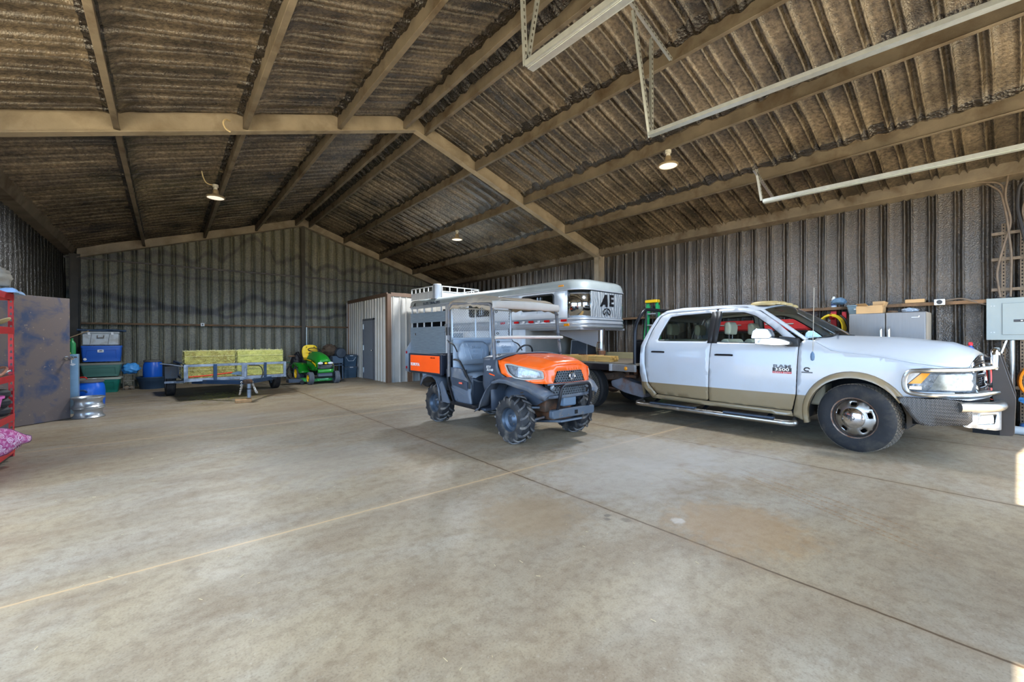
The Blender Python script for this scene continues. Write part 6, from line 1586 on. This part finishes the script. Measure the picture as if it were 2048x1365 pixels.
bb = thing('gray_bin', 'gray blue plastic bin leaning beside the open cardboard box', 'bin', (9.64, 1.83, 1.79))
MB().ring([[(x, y, z) for x, y in rrect(-.13*k, -.14*k, .13*k, .14*k, .03)] for z, k in ((0, .8), (.15, 1), (.155, 1.07), (.175, 1.07))]).build('bin_body', mat('bin_slate', (120, 140, 148), .5, 0, .1, 5), bb, smooth=40)
MB().box((-.132, .02, .10), (.004, .03, .02)).build('bin_label', WHT, bb)
lump('fabric_roll', 'blue gray cloth lump at the far end of the refrigerator top', 'cloth', (9.5, 2.08, 1.985), (.09, .11, .06), mat('cloth_slate', (96, 124, 148), .8, 0, .3, 9), 5, .3)
lump('clear_bag', 'clear crumpled plastic bag on the right end of the refrigerator', 'bag', (9.40, 1.12, 1.79), (.07, .10, .035), mat('bag_clear', (186, 200, 216), .2, 0, .2, 20, trans=.3), 9, .4)
lump('brown_rag', 'small brown rag on the middle of the refrigerator top', 'rag', (9.36, 1.33, 1.79), (.06, .07, .02), mat('rag_brown', (132, 104, 78), .9), 2, .3)
SB = thing('small_bottle', 'small white and blue bottle on the wall ledge left of the refrigerator', 'bottle', (9.78, 2.22, 1.962))
MB().lathe([(.002, 0), (.04, 0), (.042, .10), (.03, .125), (.002, .125)], (0, 0, 0), 'z', 20).build('bottle_body', mat('bottle_pale', (190, 206, 222), .4), SB, smooth=50)
MB().lathe([(.032, .12), (.034, .16), (.02, .18), (.02, .2), (.002, .2)], (0, 0, 0), 'z', 16).build('bottle_cap', WHT, SB)
MB().lathe([(.043, .03), (.043, .08)], (0, 0, 0), 'z', 20).build('bottle_label', mat('label_navy', (40, 62, 110), .5), SB)
o = MB().box((9.80, 1.10, 1.995), (.15, .24, .06)).build('flat_box', CB, bevel=.003); tag(o, 'flat closed cardboard box on the ledge above the refrigerator', 'box')
OT = thing('wall_outlet', 'large round-socket power outlet on the right wall beside the ledge box', 'outlet', (9.66, .80, 1.95))
MB().box((0, 0, 0), (.06, .125, .095)).build('outlet_box', mat('outlet_white', (212, 214, 212), .45), OT, bevel=.006)
MB().lathe([(.002, -.036), (.03, -.036), (.034, -.03)], (0, 0, 0), 'x', 24).build('socket_face', mat('socket_black', (38, 38, 40), .4), OT)
OB = thing('wall_outlet', 'small white outlet box on the back wall ledge above the hay', 'outlet', (.90, 16.70, 1.885))
MB().box((0, 0, 0), (.10, .05, .10)).build('outlet_box', mat('outlet_white', (212, 214, 212)), OB, bevel=.005); MB().box((0, -.027, 0), (.035, .006, .05)).build('socket_face', mat('socket_black', (38, 38, 40)), OB)
# red cabinet and hoses
TC = thing('tool_chest', 'long red steel tool chest on a dark stand behind the truck cab', 'tool chest', (9.60, 3.5, 0))
MB().box((0, 0, 1.64), (.36, 1.9, .22)).build('chest_body', RED, TC, bevel=.01)
for y in (-.48, .48):
    dd = MB().box((-.188, y, 1.63), (.02, .9, .15)).build('drawer', RED, TC, bevel=.006)
    MB().box((-.205, y, 1.66), (.02, .5, .02)).build('drawer_pull', GALV, dd)
MB().box((0, 0, 1.51), (.38, 1.96, .04)).build('stand_top', BLACKM, TC)
for x in (-.15, .15):
    for y in (-.92, .92): MB().box((x, y, .745), (.04, .04, 1.49)).build('stand_leg', BLACKM, TC)
HK = thing('hose_bracket', 'red steel hose bracket on the wall left of the refrigerator', 'bracket', (9.80, 2.22, 1.62))
MB().box((-.02, 0, .02), (.04, .09, .50)).build('bracket_plate', RED, HK, bevel=.006)
MB().tube([(-.02, 0, .12), (-.24, 0, .12), (-.26, 0, .20)], .02, 8, bend=.03).build('bracket_arm', RED, HK)
MB().box((-.02, -.16, .17), (.03, .07, .16)).build('bracket_plate', RED, HK, bevel=.006)
HS = thing('hose_coil', 'coiled yellow air hose hanging on the red wall bracket', 'hose', (9.66, 2.22, 1.62))
rnd = random.Random(11); pts = []
for k in range(9*26):
    a = 2*pi*k/26; j = k//26
    ry, rz_ = .155+.006*(j % 4)+.006*rnd.random()+.03, .215+.008*(j % 5)
    pts.append((-.06+.024*(j-4)+.006*rnd.random(), ry*sin(a), -.045+rz_*cos(a) if cos(a) > -2 else 0))
MB().tube(pts, .011, 6).build('hose', mat('hose_bright', (226, 196, 44), .4, 0, .06), HS)
MB().tube([(-.15, .02, -.05), (-.17, -.02, -.16), (-.15, -.06, -.20)], .016, 8).build('hose_fitting', DULLCHR, HS)
o = MB().tube([(9.68, 2.10, 1.80), (9.66, 2.02, 1.72), (9.66, 1.96, 1.5), (9.67, 1.98, 1.3), (9.70, 2.06, 1.25)], .02, 8, bend=.05).build('black_hose', mat('hose_black', (40, 38, 38), .5)); tag(o, 'dark hose hanging beside the yellow coil', 'hose')
# ladder
LD = thing('step_ladder', 'green fibreglass step ladder with yellow top against the right wall', 'ladder', (9.52, 5.98, 0))
LG = mat('ladder_green', (38, 156, 92), .45, 0, .05)
for x0, sp, hh in ((0, .27, 2.30), (.13, .27, 2.24)):
    for s in (-1, 1):
        MB().bar((x0, s*sp, 0), (x0+.12-x0*.6, s*.13, hh), .03, .075, (0, 1, 0)).build('ladder_rail', LG, LD, bevel=.004)
for k in range(7):
    z = .28+.29*k; MB().box((.12*z/2.3, 0, z), (.075, 2*(.27-.14*z/2.3), .025)).build('ladder_step', ALU, LD)
MB().box((.12, 0, 2.34), (.16, .34, .075)).build('ladder_top', mat('ladder_yellow', (240, 196, 30), .4), LD, bevel=.012)
# electrical panel and strut frame
EP = thing('electrical_panel', 'light gray electrical breaker panel on the right wall', 'electrical panel', (9.74, -.05, 1.65))
PG = mat('panel_gray', (146, 156, 156), .45, .1, .03)
MB().box((0, 0, 0), (.14, .70, .63)).build('panel_box', PG, EP, bevel=.004)
pd_ = MB().box((-.078, -.03, .0), (.016, .44, .47)).build('panel_door', PG, EP, bevel=.003)
MB().box((-.09, .03, -.03), (.012, .10, .035)).build('door_latch', mat('latch_dark', (58, 58, 60), .4), pd_, bevel=.003)
MB().box((-.098, .005, -.03), (.006, .02, .014)).build('latch_tab', WHT, pd_)
for y in (.30, .27): 
    for z in (-.2, .2): MB().cyl((-.07, y, z), (-.076, y, z), .008, 8).build('panel_screw', DULLCHR, EP)
SF = thing('strut_frame', 'slotted steel strut frame carrying cables above the breaker panel', 'frame', (9.80, .05, 0))
STR = mat('strut_steel', (120, 104, 86), .5, .5, .2, 10)
def strut(p, q):
    b = MB().bar(p, q, .042, .042, (0, 1, 0)); p = V(p); q = V(q); n = int((q-p).length/.05)
    o = b.build('strut', STR, SF)
    s = MB()
    for k in range(n):
        c = p.lerp(q, (k+.5)/n); d = (q-p).normalized(); s.bar(c-d*.012-V((.022, 0, 0)), c+d*.012-V((.022, 0, 0)), .002, .014, (0, 1, 0))
    s.build('strut_slots', GAP, o, kind='stuff', smooth=0); return o
strut((0, .08, .0), (0, .08, 3.1)); strut((0, -.10, .0), (0, -.10, 3.1))
for z in (2.95, 2.56, 2.10): strut((-.03, .20, z), (-.03, -.45, z))
strut((-.03, .12, .62), (-.03, -.3, .62))
o = MB().cyl((9.72, .045, 0), (9.72, .045, 1.33), .028, 14).build('conduit', GALV); tag(o, 'gray steel conduit rising from the floor to the breaker panel', 'conduit')
CBL = mat('cable_brown', (112, 98, 84), .6, 0, .2, 12); CBK = mat('cable_black', (48, 46, 46), .5)
for k, (P, m, lb) in enumerate((
    ([(9.72, .08, 3.82), (9.70, .12, 3.5), (9.72, .05, 3.1), (9.70, .14, 2.7), (9.72, .20, 2.35), (9.72, .16, 1.98)], CBL, 'brown cable curving furthest left down to the breaker panel'),
    ([(9.74, .30, 3.74), (9.72, .16, 3.6), (9.71, .10, 3.2), (9.70, .05, 2.6), (9.70, .06, 1.98)], CBL, 'straight brown cable in the middle of the strut frame'),
    ([(9.72, -.30, 3.76), (9.70, -.02, 3.66), (9.70, .0, 3.3), (9.68, -.06, 2.9), (9.68, -.14, 2.4), (9.70, -.12, 1.98)], CBK, 'thick black cable curving right down to the breaker panel'),
    ([(9.73, -.20, 3.6), (9.70, -.04, 3.3), (9.70, -.10, 2.9), (9.69, -.18, 2.5), (9.71, -.16, 2.0)], CBL, 'brown cable beside the thick black cable'),
    ([(9.80, 5.2, 3.80), (9.79, 3.0, 3.80), (9.78, 1.2, 3.80), (9.76, .4, 3.80), (9.73, .14, 3.72), (9.72, .11, 3.3)], CBL, 'long brown cable run along the top of the right wall'),
    ([(9.72, .80, 1.97), (9.70, .55, 2.0), (9.70, .42, 1.93), (9.74, .30, 1.88)], CBL, 'bent brown conduit between the outlet and the breaker panel'),
    ([(9.70, .10, 1.33), (9.66, .16, 1.1), (9.68, .22, .9), (9.7, .2, .7)], GALV, 'thin pale wire hanging below the breaker panel'))):
    o = MB().tube(P, .013 if m is not CBK else .02, 8, bend=.12).build('cable', m); tag(o, lb, 'cable')
# odds and ends in the right corner
SD = thing('steel_stand', 'low dark steel stand by the right wall in front of the truck', 'stand', (9.48, .50, 0))
MB().box((0, 0, 1.06), (.40, .66, .04)).build('bench_top', BLACKM, SD, bevel=.004)
for x in (-.17, .17):
    for y in (-.3, .3): MB().box((x, y, .52), (.035, .035, 1.04)).build('bench_leg', BLACKM, SD)
TB_ = thing('spray_bottle', 'blue spray bottle with red cap standing on the dark stand', 'bottle', (9.40, .45, 1.082))
MB().lathe([(.002, 0), (.04, 0), (.042, .12), (.02, .16), (.02, .18), (.002, .18)], (0, 0, 0), 'z', 18).build('bottle_body', mat('bottle_navy', (60, 90, 170), .4), TB_, smooth=50)
MB().lathe([(.026, .17), (.026, .20), (.02, .22), (.002, .22)], (0, 0, 0), 'z', 14).bar((-.06, 0, .205), (.02, 0, .205), .03, .03).build('bottle_cap', mat('cap_red', (226, 50, 60), .4), TB_)
o = MB().tube([(9.42+.12*cos(a)*(1+.1*sin(3*a)), .30+.13*sin(a), 1.10+.035*sin(5*a)) for a in [2*pi*k/40*2.2 for k in range(41)]], .013, 6).build('cable_tangle', mat('tangle_gray', (96, 90, 84), .6, 0, .3, 9)); tag(o, 'tangle of gray cables lying on the dark stand', 'cable')
o = MB().tube([(9.40+.10*cos(a), .66+.10*sin(a), 1.095+.01*sin(3*a)) for a in [2*pi*k/24 for k in range(24)]], .014, 6, closed=True).build('cable_coil', CBK); tag(o, 'black cable coil at the far end of the dark stand', 'cable')
EX = thing('fire_extinguisher', 'red fire extinguisher standing behind the truck grille guard', 'fire extinguisher', (9.10, .28, 0))
o_ = MB().lathe([(.002, .40), (.10, .40), (.105, .42), (.105, .86), (.08, .93), (.035, .96), (.03, 1.0), (.002, 1.0)], (0, 0, 0), 'z', 28).build('cylinder_body', mat('extinguisher_red', (214, 44, 24), .3), EX, smooth=50)
MB().box((0, 0, .2), (.26, .26, .40)).build('stand_block', GAP, EX)
MB().tube([(.02, 0, .99), (-.10, -.02, 1.0), (-.12, -.03, .8), (-.115, -.03, .55)], .013, 8, bend=.06).build('extinguisher_hose', BLACK, EX)
MB().bar((0, .06, 1.0), (0, -.10, 1.03), .03, .015).build('lever', BLACK, EX)
OC = thing('orange_hose', 'orange coiled cord hanging low on the strut frame at the right edge', 'cord', (9.70, -.14, .74))
MB().tube([(-.10+.03*((k//20)-2)*.6, .11*cos(2*pi*k/20)*(1+.03*(k//20)), .20*sin(2*pi*k/20)) for k in range(101)], .018, 7).build('cord_loops', mat('cord_orange', (232, 140, 26), .45), OC)
MB().tube([(0, .05, .32), (-.06, .02, .30), (-.09, -.02, .20)], .012, 6).build('hanging_strap', mat('strap_tan', (196, 160, 90), .6), OC)
BR = thing('blue_rope', 'bright blue rope heap by the wall at the right edge', 'rope', (9.50, -.22, 0))
rnd = random.Random(4); pts = []
for k in range(240):
    a = 2*pi*k/18; r = .15+.05*sin(k*.7)
    pts.append((.5*r*cos(a), r*1.2*sin(a), .30+.17*sin(k*.35)+.03*rnd.random()))
MB().tube(pts, .011, 5).build('rope_coils', mat('rope_blue', (70, 150, 226), .6, 0, .12, 30), BR)
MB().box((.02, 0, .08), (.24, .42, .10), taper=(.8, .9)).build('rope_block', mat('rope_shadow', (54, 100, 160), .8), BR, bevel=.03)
o = MB().cyl((9.25, .30, .06), (9.25, -.8, .06), .058, 16).build('gray_pipe', mat('pvc_gray', (176, 182, 186), .45)); tag(o, 'gray plastic pipe lying on the floor by the blue rope', 'pipe')

# ---------------------------------------------------------------- ceiling lamps, door tracks, hook
def lamp(label, x, y, z):
    t_ = thing('ceiling_lamp', label, 'lamp', (x, y, z))
    MB().lathe([(.002, 0), (.052, 0), (.052, -.05), (.036, -.055), (.036, -.10), (.05, -.115)], (0, 0, 0), 'z', 24).build('lamp_socket', mat('socket_white', (206, 204, 196), .5), t_, smooth=40)
    MB().lathe([(.036, -.10), (.05, -.12), (.06, -.19), (.09, -.225), (.155, -.24), (.165, -.25), (.165, -.27), (.15, -.275)], (0, 0, 0), 'z', 36).build('lamp_shade', mat('shade_tan', (158, 142, 116), .5, .1), t_, smooth=50, solid=.004)
    MB().lathe([(.002, -.283), (.10, -.283), (.148, -.272)], (0, 0, 0), 'z', 32).build('lamp_lens', mat('lens_cream', (236, 232, 218), .4, emis=(255, 246, 226), es=.35), t_)
    return t_
la = lamp('ceiling lamp under a purlin on the far left roof slope', .80, 10.6, 4.60)
MB().tube([(-.03, 0, -.02), (-.16, .02, .0), (-.22, -.06, .12), (-.24, -.10, .22)], .010, 6, bend=.06).build('lamp_cord', mat('cord_cream', (206, 186, 146), .6), la)
lamp('ceiling lamp on the right slope beyond the near rafter, above the trailer', 6.76, 10.75, 4.66)
lamp('ceiling lamp on the right slope nearest the camera, above the truck', 6.76, 3.88, 4.66)
o = MB().tube([(.76, 7.66, 4.72), (.70, 7.58, 4.70), (.66, 7.56, 4.62), (.70, 7.57, 4.54), (.76, 7.58, 4.52)], .012, 7, bend=.05).build('wire_hook', mat('cord_cream', (206, 186, 146))); tag(o, 'curled pale wire hooked over the left rafter', 'wire')
def track(label, p, q, bars, x_in):
    t_ = thing('door_track', label, 'door track', p)
    P = V(p)
    d = V(q)-P; n = d.normalized(); sd = n.cross(V((0, 0, 1))).normalized()
    MB().bar((0, 0, 0), d, .03, .05).build('angle_rail', GALV, t_)
    MB().bar(sd*x_in*.05-V((0, 0, .03)), d+sd*x_in*.05-V((0, 0, .03)), .065, .008).bar(sd*x_in*.08-V((0, 0, .015)), d+sd*x_in*.08-V((0, 0, .015)), .006, .04).build('roller_channel', GALV, t_)
    for a, b_ in bars:
        a = V(a)-P; b_ = V(b_)-P
        dd = (b_-a).normalized(); s2 = dd.cross(V((0, 1, 0))).normalized()
        h = MB().bar(a, b_, .045, .005, (0, 1, 0)).bar(a+s2*.0+V((0, .02, 0)), b_+V((0, .02, 0)), .005, .04, (0, 1, 0)).build('hanger_angle', GALV, t_)
        m = int((b_-a).length/.06); hb = MB()
        for k in range(m):
            c = a.lerp(b_, (k+.5)/m); hb.bar(c-dd*.012-V((0, .004, 0)), c+dd*.012-V((0, .004, 0)), .012, .004, (0, 1, 0))
        hb.build('hanger_holes', mat('hole_shade', (74, 70, 64), .8), h, smooth=0, kind='stuff')
track('galvanised door track over the middle, hung by two slotted angles', (4.43, 2.76, 3.78), (4.77, -1.35, 3.78),
      [((4.43, 2.76, 3.76), (4.12, 2.78, 5.13)), ((4.46, 2.76, 3.78), (4.52, 2.80, 5.0)), ((3.86, 2.80, 5.30), (4.98, 2.80, 4.93))], 1)
track('galvanised door track end at top centre with perforated hangers', (2.42, 2.72, 3.76), (2.50, -1.35, 3.76),
      [((2.42, 2.72, 3.76), (2.35, 2.72, 5.1)), ((2.44, 2.72, 3.78), (2.72, 2.72, 5.2))], -1)
track('galvanised door track along the right side above the truck', (7.95, 2.80, 3.75), (8.30, -1.35, 3.75),
      [((7.95, 2.80, 3.76), (7.72, 2.80, 4.24)), ((7.62, 2.80, 4.2), (8.46, 2.80, 3.92))], -1)
